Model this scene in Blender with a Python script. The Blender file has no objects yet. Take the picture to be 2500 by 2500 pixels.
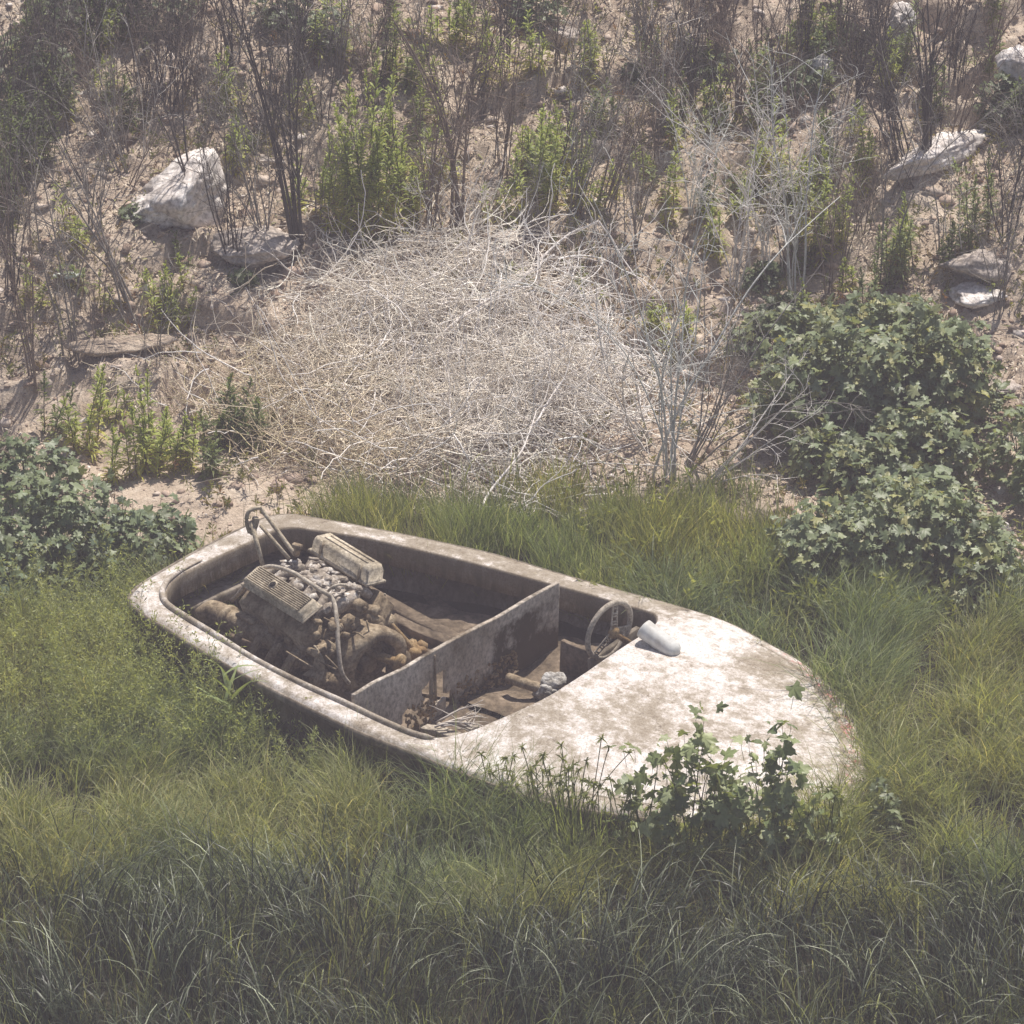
import bpy, math, random
import numpy as np
from mathutils import Vector
rng = np.random.default_rng(11)
random.seed(5)
PI = math.pi
sc = bpy.context.scene

# ------------------------------------------------------------------ camera
PITCH = math.radians(26.0)
DIST = 30.0
FRAME = 6.04                      # metres across the frame at DIST
cam_d = bpy.data.cameras.new('camera')
cam_d.sensor_width = 36.0
cam_d.lens = 36.0 * DIST / FRAME
cam_d.clip_start = 0.5
cam_d.clip_end = 500.0
cam = bpy.data.objects.new('camera', cam_d)
sc.collection.objects.link(cam)
CAM = np.array([0.0, -DIST * math.cos(PITCH), DIST * math.sin(PITCH)])
cam.location = CAM.tolist()
cam.rotation_euler = (PI / 2 - PITCH, 0, 0)
sc.camera = cam

# ------------------------------------------------------------------ world and sun
SUN = Vector((0.20, 0.36, 0.91)).normalized()
w = bpy.data.worlds.new("World")
sc.world = w
w.use_nodes = True
nt = w.node_tree
nt.nodes.clear()
sky = nt.nodes.new('ShaderNodeTexSky')
sky.sky_type = 'NISHITA'
sky.sun_disc = False
sky.sun_elevation = math.asin(SUN.z)
sky.sun_rotation = math.atan2(SUN.x, SUN.y)
sky.dust_density = 2.0
bg = nt.nodes.new('ShaderNodeBackground')
bg.inputs['Strength'].default_value = 0.075
wo = nt.nodes.new('ShaderNodeOutputWorld')
nt.links.new(sky.outputs[0], bg.inputs[0])
nt.links.new(bg.outputs[0], wo.inputs[0])
sd = bpy.data.lights.new('sun', 'SUN')
sd.energy = 5.0
sd.angle = math.radians(0.55)
sd.color = (1.0, 0.93, 0.84)
sun = bpy.data.objects.new('sun', sd)
sun.rotation_euler = SUN.to_track_quat('Z', 'Y').to_euler()
sun.location = (0, 0, 30)
sc.collection.objects.link(sun)
sc.view_settings.view_transform = 'Standard'
sc.view_settings.look = 'None'
sc.view_settings.exposure = 0.30
sc.view_settings.gamma = 1.0
sc.cycles.max_bounces = 7
sc.cycles.diffuse_bounces = 4
sc.cycles.glossy_bounces = 2
sc.cycles.transmission_bounces = 4
sc.cycles.transparent_max_bounces = 4
sc.cycles.volume_bounces = 0

# ------------------------------------------------------------------ picture <-> place
FWD = np.array([0, math.cos(PITCH), -math.sin(PITCH)])
UP = np.array([0, math.sin(PITCH), math.cos(PITCH)])
RT = np.array([1.0, 0, 0])
def ray(u, v):
    return FWD + RT * ((u - 1250) / 2500 * FRAME / DIST) - UP * ((v - 1250) / 2500 * FRAME / DIST)
def on_z(u, v, z):
    d = ray(u, v); t = (z - CAM[2]) / d[2]
    return CAM + d * t
def proj(P):
    P = np.asarray(P, float) - CAM
    f = P @ FWD
    return 1250 + (P @ RT) / f * DIST / FRAME * 2500, 1250 - (P @ UP) / f * DIST / FRAME * 2500
K = 1.2940                        # the photograph was measured partly in 1932-pixel units

# ------------------------------------------------------------------ noise
def _h(ix, iy, iz, s):
    n = (ix * 374761393 + iy * 668265263 + iz * 2147483647 + s * 1274126177) & 0xffffffff
    n = ((n ^ (n >> 13)) * 1274126177) & 0xffffffff
    n = (n ^ (n >> 16)) & 0xffffffff
    return n / 4294967295.0
def vn(P, s=0):
    P = np.asarray(P, float)
    if P.shape[-1] == 2: P = np.concatenate([P, np.zeros(P.shape[:-1] + (1,))], -1)
    f = np.floor(P); i = f.astype(np.int64); t = P - f; t = t * t * (3 - 2 * t)
    x, y, z = i[..., 0], i[..., 1], i[..., 2]; a, b, c = t[..., 0], t[..., 1], t[..., 2]
    def L(p, q, k): return p + (q - p) * k
    return 2 * L(L(L(_h(x, y, z, s), _h(x+1, y, z, s), a), L(_h(x, y+1, z, s), _h(x+1, y+1, z, s), a), b),
             L(L(_h(x, y, z+1, s), _h(x+1, y, z+1, s), a), L(_h(x, y+1, z+1, s), _h(x+1, y+1, z+1, s), a), b), c) - 1
def fbm(P, o=4, s=0):
    r = 0; a = 1; P = np.asarray(P, float)
    for k in range(o):
        r = r + a * vn(P * 2 ** k + 17.3 * k, s + k); a *= 0.5
    return r
def sst(x, a, b):
    t = np.clip((x - a) / (b - a), 0, 1); return t * t * (3 - 2 * t)

# ------------------------------------------------------------------ terrain height
def G0(x, y):
    x = np.asarray(x, float); y = np.asarray(y, float)
    P = np.stack([x, y], -1)
    y0 = 0.05 + 0.28 * np.sin(x * 0.9 + 0.8) + 0.15 * vn(P * 0.8, 3) - 0.25 * sst(x, 1.6, 3.0)
    d = y - y0
    h = 0.40 * np.where(d > 6, 6 + 2.0 * (1 - np.exp(-(d - 6) / 6)), np.log1p(np.exp(np.clip(d * 6, -40, 40))) / 6)
    t = h / 0.30 + 0.9 * fbm(P * 1.0, 3, 5)
    fr = t - np.floor(t)
    st = (sst(fr, 0.62, 0.86) - fr) * 0.30
    bank = sst(d, 0.0, 0.8)
    h = h + bank * 0.55 * st * sst(vn(P * 1.1 + 9, 44), -.25, .55)
    h = h + bank * 0.06 * fbm(P * 1.7, 4, 9)
    h = h + (1 - bank) * (0.035 * fbm(P * 1.1, 2, 15) + 0.16)
    return h, bank
def G(x, y): return G0(x, y)[0]
def GF(x, y):
    h, b = G0(x, y)
    P = np.stack([np.asarray(x, float), np.asarray(y, float)], -1)
    n = fbm(P * 7, 3, 21)
    return h + b * (0.026 * n + 0.040 * np.maximum(fbm(P * 13, 2, 31), 0) ** 1.0) + (1 - b) * 0.008 * n
def on_g(u, v):
    d = ray(u, v)
    ts = np.linspace(18, 60, 4200)
    Q = CAM + d * ts[:, None]
    hit = np.nonzero(Q[:, 2] < G(Q[:, 0], Q[:, 1]))[0]
    return Q[hit[0]] if len(hit) else Q[-1]
def g19(u, v): return on_g(u * K, v * K)

# ------------------------------------------------------------------ mesh helpers
ORI = {}
def link(o):
    sc.collection.objects.link(o); return o
def tag(o, label=None, cat=None, group=None, kind=None):
    if label: o['label'] = label
    if cat: o['category'] = cat
    if group: o['group'] = group
    if kind: o['kind'] = kind
    return o
def empty(name, loc, label=None, cat=None, group=None):
    o = bpy.data.objects.new(name, None)
    o.empty_display_size = 0.1
    o.location = [float(c) for c in loc]; link(o); ORI[o.name] = np.array(loc, float)
    return tag(o, label, cat, group)
def mk(name, V, F, m, parent=None, base=None, col=None, smooth=True, attrs=None):
    """V (n,3) world points, F list of index arrays (m,3)/(m,4)."""
    V = np.asarray(V, float)
    if parent is not None: b = ORI[parent.name]
    else: b = np.array(base if base is not None else (0, 0, 0), float)
    F = [np.asarray(f, np.int64) for f in (F if isinstance(F, list) else [F]) if len(f)]
    me = bpy.data.meshes.new(name)
    me.vertices.add(len(V)); me.vertices.foreach_set('co', (V - b).astype(np.float32).ravel())
    lt = np.concatenate([np.full(len(f), f.shape[1]) for f in F])
    li = np.concatenate([f.ravel() for f in F])
    me.loops.add(len(li)); me.loops.foreach_set('vertex_index', li.astype(np.int32))
    me.polygons.add(len(lt))
    me.polygons.foreach_set('loop_start', np.concatenate([[0], np.cumsum(lt)[:-1]]).astype(np.int32))
    me.polygons.foreach_set('loop_total', lt.astype(np.int32))
    if smooth: me.polygons.foreach_set('use_smooth', np.ones(len(lt), bool))
    if col is not None:
        a = me.color_attributes.new('Col', 'FLOAT_COLOR', 'POINT')
        c = np.ones((len(V), 4), np.float32); c[:, :3] = col
        a.data.foreach_set('color', c.ravel())
    for k, val in (attrs or {}).items():
        a = me.attributes.new(k, 'FLOAT', 'POINT'); a.data.foreach_set('value', np.asarray(val, np.float32))
    me.update(); me.validate()
    me.materials.append(m)
    o = bpy.data.objects.new(name, me); link(o); ORI[o.name] = b
    if parent is not None: o.parent = parent
    else: o.location = b.tolist()
    return o
def join(parts):
    V = []; F = []; C = []; n = 0
    for p in parts:
        v, f = p[0], p[1]
        f = f if isinstance(f, list) else [f]
        V.append(v); F += [np.asarray(x) + n for x in f if len(x)]
        if len(p) > 2: C.append(np.broadcast_to(p[2], (len(v), 3)))
        n += len(v)
    return np.concatenate(V), F, (np.concatenate(C) if C else None)
def nrm(a):
    return a / np.maximum(np.linalg.norm(a, axis=-1, keepdims=True), 1e-9)
def tubes(P, R, m=5, cap=True):
    """P (n,k,3) polylines, R (n,k) radii -> one soup of tubes."""
    P = np.asarray(P, float); n, k, _ = P.shape
    R = np.broadcast_to(R, (n, k))
    T = np.gradient(P, axis=1); T = nrm(T)
    ref = np.where(np.abs(nrm(P[:, -1] - P[:, 0]))[:, None, 2:3] > 0.8, np.array([1., 0.1, 0]), np.array([0, 0.1, 1.]))
    A = nrm(np.cross(T, np.broadcast_to(ref, T.shape))); B = np.cross(T, A)
    th = np.arange(m) / m * 2 * PI
    V = P[:, :, None] + R[:, :, None, None] * (A[:, :, None] * np.cos(th)[None, None, :, None] + B[:, :, None] * np.sin(th)[None, None, :, None])
    idx = np.arange(n * k * m).reshape(n, k, m)
    a = idx[:, :-1]; b = idx[:, 1:]
    F = np.stack([a, np.roll(a, -1, 2), np.roll(b, -1, 2), b], -1).reshape(-1, 4)
    V = V.reshape(-1, 3); FF = [F]
    if cap and m <= 24:
        FF += [idx[:, 0, ::-1], idx[:, -1, :]]
    return V, FF
def tube(pts, r, m=8, sub=6):
    pts = catmull(np.asarray(pts, float), sub, False) if sub else np.asarray(pts, float)
    r = np.interp(np.linspace(0, 1, len(pts)), np.linspace(0, 1, len(np.atleast_1d(r))), np.atleast_1d(r)) if np.ndim(r) else np.full(len(pts), r)
    return tubes(pts[None], r[None], m)
def catmull(p, sub, closed):
    p = np.asarray(p, float); n = len(p); out = []
    rngi = range(n) if closed else range(n - 1)
    for i in rngi:
        if closed: a, b, c, d = p[(i-1) % n], p[i], p[(i+1) % n], p[(i+2) % n]
        else: a, b, c, d = p[max(i-1, 0)], p[i], p[i+1], p[min(i+2, n-1)]
        for t in np.arange(sub) / sub:
            out.append(0.5 * (2*b + (c-a)*t + (2*a-5*b+4*c-d)*t*t + (3*b-a-3*c+d)*t**3))
    if not closed: out.append(p[-1])
    return np.array(out)
def ribbons(P, Wd, side):
    """P (n,k,3), Wd (n,k) half widths, side (n,k,3) or (n,1,3)."""
    n, k, _ = P.shape
    V = np.stack([P - side * Wd[..., None], P + side * Wd[..., None]], 2)
    idx = np.arange(n * k * 2).reshape(n, k, 2)
    F = np.stack([idx[:, :-1, 0], idx[:, :-1, 1], idx[:, 1:, 1], idx[:, 1:, 0]], -1).reshape(-1, 4)
    return V.reshape(-1, 3), F
def rot(ax, an):
    c, s = math.cos(an), math.sin(an)
    if ax == 'x': return np.array([[1,0,0],[0,c,-s],[0,s,c]])
    if ax == 'y': return np.array([[c,0,s],[0,1,0],[-s,0,c]])
    return np.array([[c,-s,0],[s,c,0],[0,0,1]])
def bxs(cx, cy, cz, sx, sy, sz, bev=0.12, R=None, nx=1):
    """bevelled box as a rounded-section prism along x."""
    hx, hy, hz = sx/2, sy/2, sz/2; b = bev * min(sy, sz)
    sec = [(-hy+b,-hz),(hy-b,-hz),(hy,-hz+b),(hy,hz-b),(hy-b,hz),(-hy+b,hz),(-hy,hz-b),(-hy,-hz+b)]
    xs = [-hx] + [ -hx+b*0.7 ] + list(np.linspace(-hx+b, hx-b, nx+1)) + [hx-b*0.7, hx]
    sc_ = [1-b/min(hy,hz)*0.5 if min(hy,hz) > 0 else 1, 1-b/min(hy,hz)*0.15] + [1]*(nx+1) + [1-b/min(hy,hz)*0.15, 1-b/min(hy,hz)*0.5]
    V = np.array([[x, y*s, z*s] for x, s in zip(xs, sc_) for (y, z) in sec]); m = 8; k = len(xs)
    idx = np.arange(k*m).reshape(k, m); a, bb = idx[:-1], idx[1:]
    F = [np.stack([a, np.roll(a,-1,1), np.roll(bb,-1,1), bb], -1).reshape(-1, 4), idx[:1, ::-1], idx[-1:, :]]
    if R is not None: V = V @ R.T
    return V + np.array([cx, cy, cz]), F
def xf(p, R, t):
    return (p[0] @ R.T + t,) + tuple(p[1:])
def ico(n=3):
    import bmesh
    bm = bmesh.new(); bmesh.ops.create_icosphere(bm, subdivisions=n, radius=1)
    V = np.array([v.co[:] for v in bm.verts]); F = np.array([[v.index for v in f.verts] for f in bm.faces]); bm.free()
    return V, F
ICO = {n: ico(n) for n in (1, 2, 3, 4, 5)}
def boulder(size, seed, n=4, planes=14, rough=0.05, soft=0.03):
    r = np.random.default_rng(seed); V, F = ICO[n]
    N = nrm(r.normal(size=(planes, 3))); H = r.uniform(0.62, 1.0, planes)
    D = V @ N.T
    rad = np.where(D > 0.05, H / np.maximum(D, 0.05), 9)
    rad = -soft * np.log(np.sum(np.exp(-np.minimum(rad, 3) / soft), 1))
    rad = np.clip(rad, 0.3, 1.2)
    P = V * rad[:, None]
    P = P + V * (rough * fbm(V * 2.3 + seed, 4, seed) + rough * 0.35 * fbm(V * 11 + seed, 2, seed + 7))[:, None]
    return P * np.array(size), F

# ------------------------------------------------------------------ materials
def nodes(name):
    m = bpy.data.materials.new(name); m.use_nodes = True
    t = m.node_tree; t.nodes.clear()
    return m, t, t.nodes, t.links
def ramp(n, stops):
    r = n.new('ShaderNodeValToRGB'); e = r.color_ramp.elements
    while len(e) < len(stops): e.new(0.5)
    for i, (p, c) in enumerate(stops):
        e[i].position = p; e[i].color = (*c, 1) if len(c) == 3 else c
    return r
def noise(n, l, vec, scale, det=4, rough=0.6):
    t = n.new('ShaderNodeTexNoise'); t.inputs['Scale'].default_value = scale
    t.inputs['Detail'].default_value = det; t.inputs['Roughness'].default_value = rough
    if vec is not None: l.new(vec, t.inputs['Vector'])
    return t
def grime(name, cols, scale=4.0, rough=0.85, bump=0.25, bscale=40.0, spec=0.3, det=6, dist=0.01, stretch=None, stain=None, mulf=0.85):
    """weathered surface: a ramp of real colours over two noises, bump from a finer one."""
    m, t, n, l = nodes(name)
    tc = n.new('ShaderNodeTexCoord'); vec = tc.outputs['Object']
    if stretch:
        mp = n.new('ShaderNodeMapping'); mp.inputs['Scale'].default_value = stretch; l.new(vec, mp.inputs['Vector']); vec = mp.outputs[0]
    a = noise(n, l, vec, scale, det, 0.65)
    r = ramp(n, [(0.30 + 0.40 * i / max(len(cols) - 1, 1), c) for i, c in enumerate(cols)])
    l.new(a.outputs['Fac'], r.inputs[0])
    b = noise(n, l, vec, bscale, 4, 0.7)
    mx = n.new('ShaderNodeMix'); mx.data_type = 'RGBA'; mx.blend_type = 'MULTIPLY'; mx.inputs[0].default_value = mulf
    r2 = ramp(n, [(0.34, (0.42, 0.40, 0.37)), (0.60, (1.2, 1.2, 1.2))]); l.new(b.outputs['Fac'], r2.inputs[0])
    l.new(r.outputs[0], mx.inputs[6]); l.new(r2.outputs[0], mx.inputs[7])
    if stain:
        at = n.new('ShaderNodeAttribute'); at.attribute_name = 'stain'; e = noise(n, l, vec, 7, 6, 0.75)
        su = n.new('ShaderNodeMath'); su.operation = 'ADD'; l.new(e.outputs['Fac'], su.inputs[0]); l.new(at.outputs['Fac'], su.inputs[1])
        rs = ramp(n, [(0.62, (0, 0, 0)), (0.82, (1, 1, 1))]); l.new(su.outputs[0], rs.inputs[0])
        ms = n.new('ShaderNodeMix'); ms.data_type = 'RGBA'; l.new(rs.outputs[0], ms.inputs[0]); l.new(mx.outputs[2], ms.inputs[6]); ms.inputs[7].default_value = (*stain, 1); mx = ms
    p = n.new('ShaderNodeBsdfPrincipled'); o = n.new('ShaderNodeOutputMaterial')
    l.new(mx.outputs[2], p.inputs['Base Color']); p.inputs['Roughness'].default_value = rough
    p.inputs['Specular IOR Level'].default_value = spec
    bp = n.new('ShaderNodeBump'); bp.inputs['Strength'].default_value = bump; bp.inputs['Distance'].default_value = dist
    l.new(b.outputs['Fac'], bp.inputs['Height']); l.new(bp.outputs[0], p.inputs['Normal'])
    l.new(p.outputs[0], o.inputs[0])
    return m
def plantmat(name, rough=0.5, trans=0.4, spec=0.4, vary=0.25, scale=30, tr_tint=(1.15, 1.1, 0.55)):
    """colour of each leaf comes from its own attribute; thin leaves let light through."""
    m, t, n, l = nodes(name)
    at = n.new('ShaderNodeAttribute'); at.attribute_name = 'Col'
    tc = n.new('ShaderNodeTexCoord')
    a = noise(n, l, tc.outputs['Object'], scale, 3)
    r = ramp(n, [(0.3, (1 - vary,) * 3), (0.7, (1 + vary,) * 3)]); l.new(a.outputs['Fac'], r.inputs[0])
    mx = n.new('ShaderNodeMix'); mx.data_type = 'RGBA'; mx.blend_type = 'MULTIPLY'; mx.inputs[0].default_value = 1
    l.new(at.outputs['Color'], mx.inputs[6]); l.new(r.outputs[0], mx.inputs[7])
    p = n.new('ShaderNodeBsdfPrincipled'); o = n.new('ShaderNodeOutputMaterial')
    l.new(mx.outputs[2], p.inputs['Base Color']); p.inputs['Roughness'].default_value = rough
    p.inputs['Specular IOR Level'].default_value = spec
    if trans > 0:
        m2 = n.new('ShaderNodeMix'); m2.data_type = 'RGBA'; m2.blend_type = 'MULTIPLY'; m2.inputs[0].default_value = 1
        l.new(mx.outputs[2], m2.inputs[6]); m2.inputs[7].default_value = (*tr_tint, 1)
        tr = n.new('ShaderNodeBsdfTranslucent'); l.new(m2.outputs[2], tr.inputs[0])
        ms = n.new('ShaderNodeMixShader'); ms.inputs[0].default_value = trans
        l.new(p.outputs[0], ms.inputs[1]); l.new(tr.outputs[0], ms.inputs[2]); l.new(ms.outputs[0], o.inputs[0])
    else: l.new(p.outputs[0], o.inputs[0])
    return m

M = {}
M['grass'] = plantmat('grass_blades', 0.45, 0.48, 0.45, 0.2, 8)
M['reed'] = plantmat('long_blades', 0.40, 0.30, 0.32, 0.2, 8)
M['leaf'] = plantmat('leaf', 0.45, 0.36, 0.45, 0.18, 40)
M['weed'] = plantmat('weed_leaf', 0.5, 0.5, 0.35, 0.2, 25)
M['twig'] = plantmat('dry_twig', 0.8, 0.0, 0.25, 0.25, 30)
M['straw'] = plantmat('dry_straw', 0.75, 0.0, 0.25, 0.15, 30, (1.05, 1.0, .92))
M['pebble'] = plantmat('pebble', 0.9, 0.0, 0.2, 0.25, 60)
M['soil'] = None
def soilmat():
    m, t, n, l = nodes('bank_soil')
    tc = n.new('ShaderNodeTexCoord'); v = tc.outputs['Object']
    a = noise(n, l, v, 1.6, 6, 0.6); b = noise(n, l, v, 11, 6, 0.75); c = noise(n, l, v, 70, 4, 0.75)
    r = ramp(n, [(0.30, (0.16, 0.123, 0.090)), (0.44, (0.37, 0.295, 0.23)), (0.56, (0.55, 0.455, 0.365)), (0.71, (0.68, 0.59, 0.49))])
    mt = n.new('ShaderNodeMath'); mt.operation = 'ADD'
    s1 = n.new('ShaderNodeMath'); s1.operation = 'MULTIPLY'; s1.inputs[1].default_value = 0.45; l.new(a.outputs['Fac'], s1.inputs[0])
    s2 = n.new('ShaderNodeMath'); s2.operation = 'MULTIPLY'; s2.inputs[1].default_value = 0.60; l.new(b.outputs['Fac'], s2.inputs[0])
    l.new(s1.outputs[0], mt.inputs[0]); l.new(s2.outputs[0], mt.inputs[1]); l.new(mt.outputs[0], r.inputs[0])
    r2 = ramp(n, [(0.3, (0.62, 0.60, 0.57)), (0.6, (1.2, 1.2, 1.2))]); l.new(c.outputs['Fac'], r2.inputs[0])
    mx = n.new('ShaderNodeMix'); mx.data_type = 'RGBA'; mx.blend_type = 'MULTIPLY'; mx.inputs[0].default_value = 0.8
    l.new(r.outputs[0], mx.inputs[6]); l.new(r2.outputs[0], mx.inputs[7])
    # earth under the grass painted dark, as shade in the gaps between blades
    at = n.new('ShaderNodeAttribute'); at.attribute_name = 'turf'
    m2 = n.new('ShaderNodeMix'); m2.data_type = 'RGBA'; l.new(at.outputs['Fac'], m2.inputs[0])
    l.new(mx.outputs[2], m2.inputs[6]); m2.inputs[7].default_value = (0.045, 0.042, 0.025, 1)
    p = n.new('ShaderNodeBsdfPrincipled'); o = n.new('ShaderNodeOutputMaterial'); p.inputs['Roughness'].default_value = 0.95
    p.inputs['Specular IOR Level'].default_value = 0.15
    l.new(m2.outputs[2], p.inputs['Base Color'])
    ad = n.new('ShaderNodeMath'); ad.operation = 'ADD'; l.new(b.outputs['Fac'], ad.inputs[0]); l.new(c.outputs['Fac'], ad.inputs[1])
    bp = n.new('ShaderNodeBump'); bp.inputs['Strength'].default_value = 0.8; bp.inputs['Distance'].default_value = 0.02
    l.new(ad.outputs[0], bp.inputs['Height']); l.new(bp.outputs[0], p.inputs['Normal']); l.new(p.outputs[0], o.inputs[0])
    return m
M['soil'] = soilmat()
M['rock'] = grime('pale_rock', [(0.42, 0.36, 0.32), (0.74, 0.69, 0.66), (0.86, 0.83, 0.81)], 3.5, 0.9, 0.5, 30)
M['rock_grey'] = grime('grey_rock', [(0.26, 0.22, 0.19), (0.44, 0.385, 0.345), (0.56, 0.50, 0.46)], 5, 0.9, 0.5, 35)

# ------------------------------------------------------------------ where the grass ends (photo line, used on the ground)
def grass_edge(u):
    return np.interp(u, [-400, 0, 330, 440, 640, 760, 900, 1000, 1300, 1700, 1850, 2000, 2300, 2500, 3000],
                        [1330, 1330, 1340, 1390, 1350, 1300, 1255, 1210, 1190, 1190, 1225, 1320, 1420, 1440, 1500])

# ------------------------------------------------------------------ ground
def axis(lo, hi, step, far, n):
    mid = np.arange(lo, hi + 1e-6, step)
    g = np.cumsum(np.geomspace(step * 1.3, 1, n)); g = g / g[-1]
    return np.concatenate([lo - (lo + far) * g[::-1] if False else lo - (far - abs(lo)) * g[::-1], mid, hi + (far - hi) * g])
gx = axis(-4.6, 4.6, 0.022, 42, 40)
gy = axis(-8.5, 7.0, 0.022, 42, 40)
X, Y = np.meshgrid(gx, gy, indexing='ij')
Z = GF(X, Y)
# the flat is pressed down where the hull lies
bo = on_z(1210, 1640, 0.3); bdir = np.array([.80, -.60])
qa = (X - bo[0]) * bdir[0] + (Y - bo[1]) * bdir[1]; qb = -(X - bo[0]) * bdir[1] + (Y - bo[1]) * bdir[0]
Z = Z - 0.45 * (1 - sst((qa / 2.0) ** 2 + (qb / .80) ** 2, .5, .95))
V = np.stack([X, Y, Z], -1).reshape(-1, 3)
ii = np.arange(X.size).reshape(X.shape)
F = np.stack([ii[:-1, :-1], ii[1:, :-1], ii[1:, 1:], ii[:-1, 1:]], -1).reshape(-1, 4)
pu, pv = proj(V)
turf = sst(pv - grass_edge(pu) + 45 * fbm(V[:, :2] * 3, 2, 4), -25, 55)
ground = mk('ground', V, F, M['soil'], attrs={'turf': turf})
tag(ground, 'dry stony earth bank running down to the grassy flat', kind='structure')

# ------------------------------------------------------------------ haze volume added to lift the blacks
bxv = np.array([[x, y, z] for x in (-43, 43) for y in (-43, 43) for z in (-3, 15.5)], float)
hz, t, n, l = nodes('black_lift_haze')
pv_ = n.new('ShaderNodeVolumePrincipled'); pv_.inputs['Density'].default_value = 0.0040
pv_.inputs['Color'].default_value = (0.98, 0.885, 1.0, 1); pv_.inputs['Anisotropy'].default_value = 0.0
o_ = n.new('ShaderNodeOutputMaterial'); l.new(pv_.outputs[0], o_.inputs['Volume'])
haze = mk('haze', bxv, [np.array([[0,1,3,2],[4,6,7,5],[0,4,5,1],[2,3,7,6],[0,2,6,4],[1,5,7,3]])], hz, smooth=False)
tag(haze, 'added thin haze that lifts the dark tones', kind='stuff')

# ================================================================== BOAT
PAIRS = [  # outer sheer (u,v), inner coaming (u,v), crown height of the inner edge above the sheer
 (318,1455,402,1455,.01),(336,1430,405,1436,.01),(361,1412,426,1410,.01),(468,1349,496,1372,.01),(585,1289,615,1316,.01),
 (650,1260,673,1289,.01),(705,1253,719,1284,.01),(766,1261,766,1291,.01),(882,1282,882,1309,.01),(999,1305,999,1335,.01),
 (1200,1349,1190,1381,.01),(1373,1400,1373,1431,.01),(1516,1440,1520,1473,.01),(1652,1477,1590,1493,.03),(1776,1518,1607,1507,.05),
 (1870,1567,1602,1524,.07),(1969,1623,1580,1542,.08),(2050,1695,1530,1575,.09),(2094,1765,1484,1605,.10),(2115,1860,1422,1648,.10),
 (2100,1940,1360,1688,.10),(2040,1985,1320,1710,.10),(1889,2005,1280,1729,.09),(1700,2003,1240,1747,.08),(1435,1970,1205,1762,.06),
 (1286,1934,1155,1783,.04),(1180,1898,1100,1797,.02),(1090,1864,1055,1801,.01),(999,1826,1010,1791,.01),(882,1780,930,1757,.01),
 (780,1732,846,1717,.01),(680,1682,735,1667,.01),(578,1628,628,1612,.01),(485,1574,530,1551,.01),(405,1524,445,1499,.01),(345,1487,412,1475,.01)]
def sheer(u): return 0.62 - 0.33 * (u - 318) / 1800
def bz(u, v, z): return on_z(u, v, z - 0.18 * (u - 318) / 1800)
Oc = np.array([on_z(a[0], a[1], sheer(a[0])) for a in PAIRS])
Ic = np.array([on_z(a[2], a[3], sheer(a[2]) + a[4]) for a in PAIRS])
SUB = 8
O = catmull(Oc, SUB, True); I = catmull(Ic, SUB, True)
CR = np.interp(np.arange(len(O)) / SUB, np.arange(len(PAIRS) + 1), [a[4] for a in PAIRS] + [PAIRS[0][4]])
NS = len(O)
stern_c = (Oc[3] * 0.55 + Oc[4] * 0.45); stern_c[2] = 0
stern_c = on_z(470, 1350, .62) * 0.5 + on_z(495, 1352, .62) * 0.5
bow_c = Oc[20]
stern_mid = (on_z(318, 1455, .62) + on_z(660, 1258, .62)) / 2
AX = nrm((bow_c - stern_mid) * np.array([1, 1, 0])); PR = np.array([-AX[1], AX[0], 0])   # PR points to the far side
BL = float((bow_c - stern_mid) @ AX)
boat = empty('motorboat', (stern_mid + AX * BL * .5) * np.array([1, 1, 0]),
             'derelict open motorboat with bare rusty engine and muddy white foredeck sunk in grass', 'boat')

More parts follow.
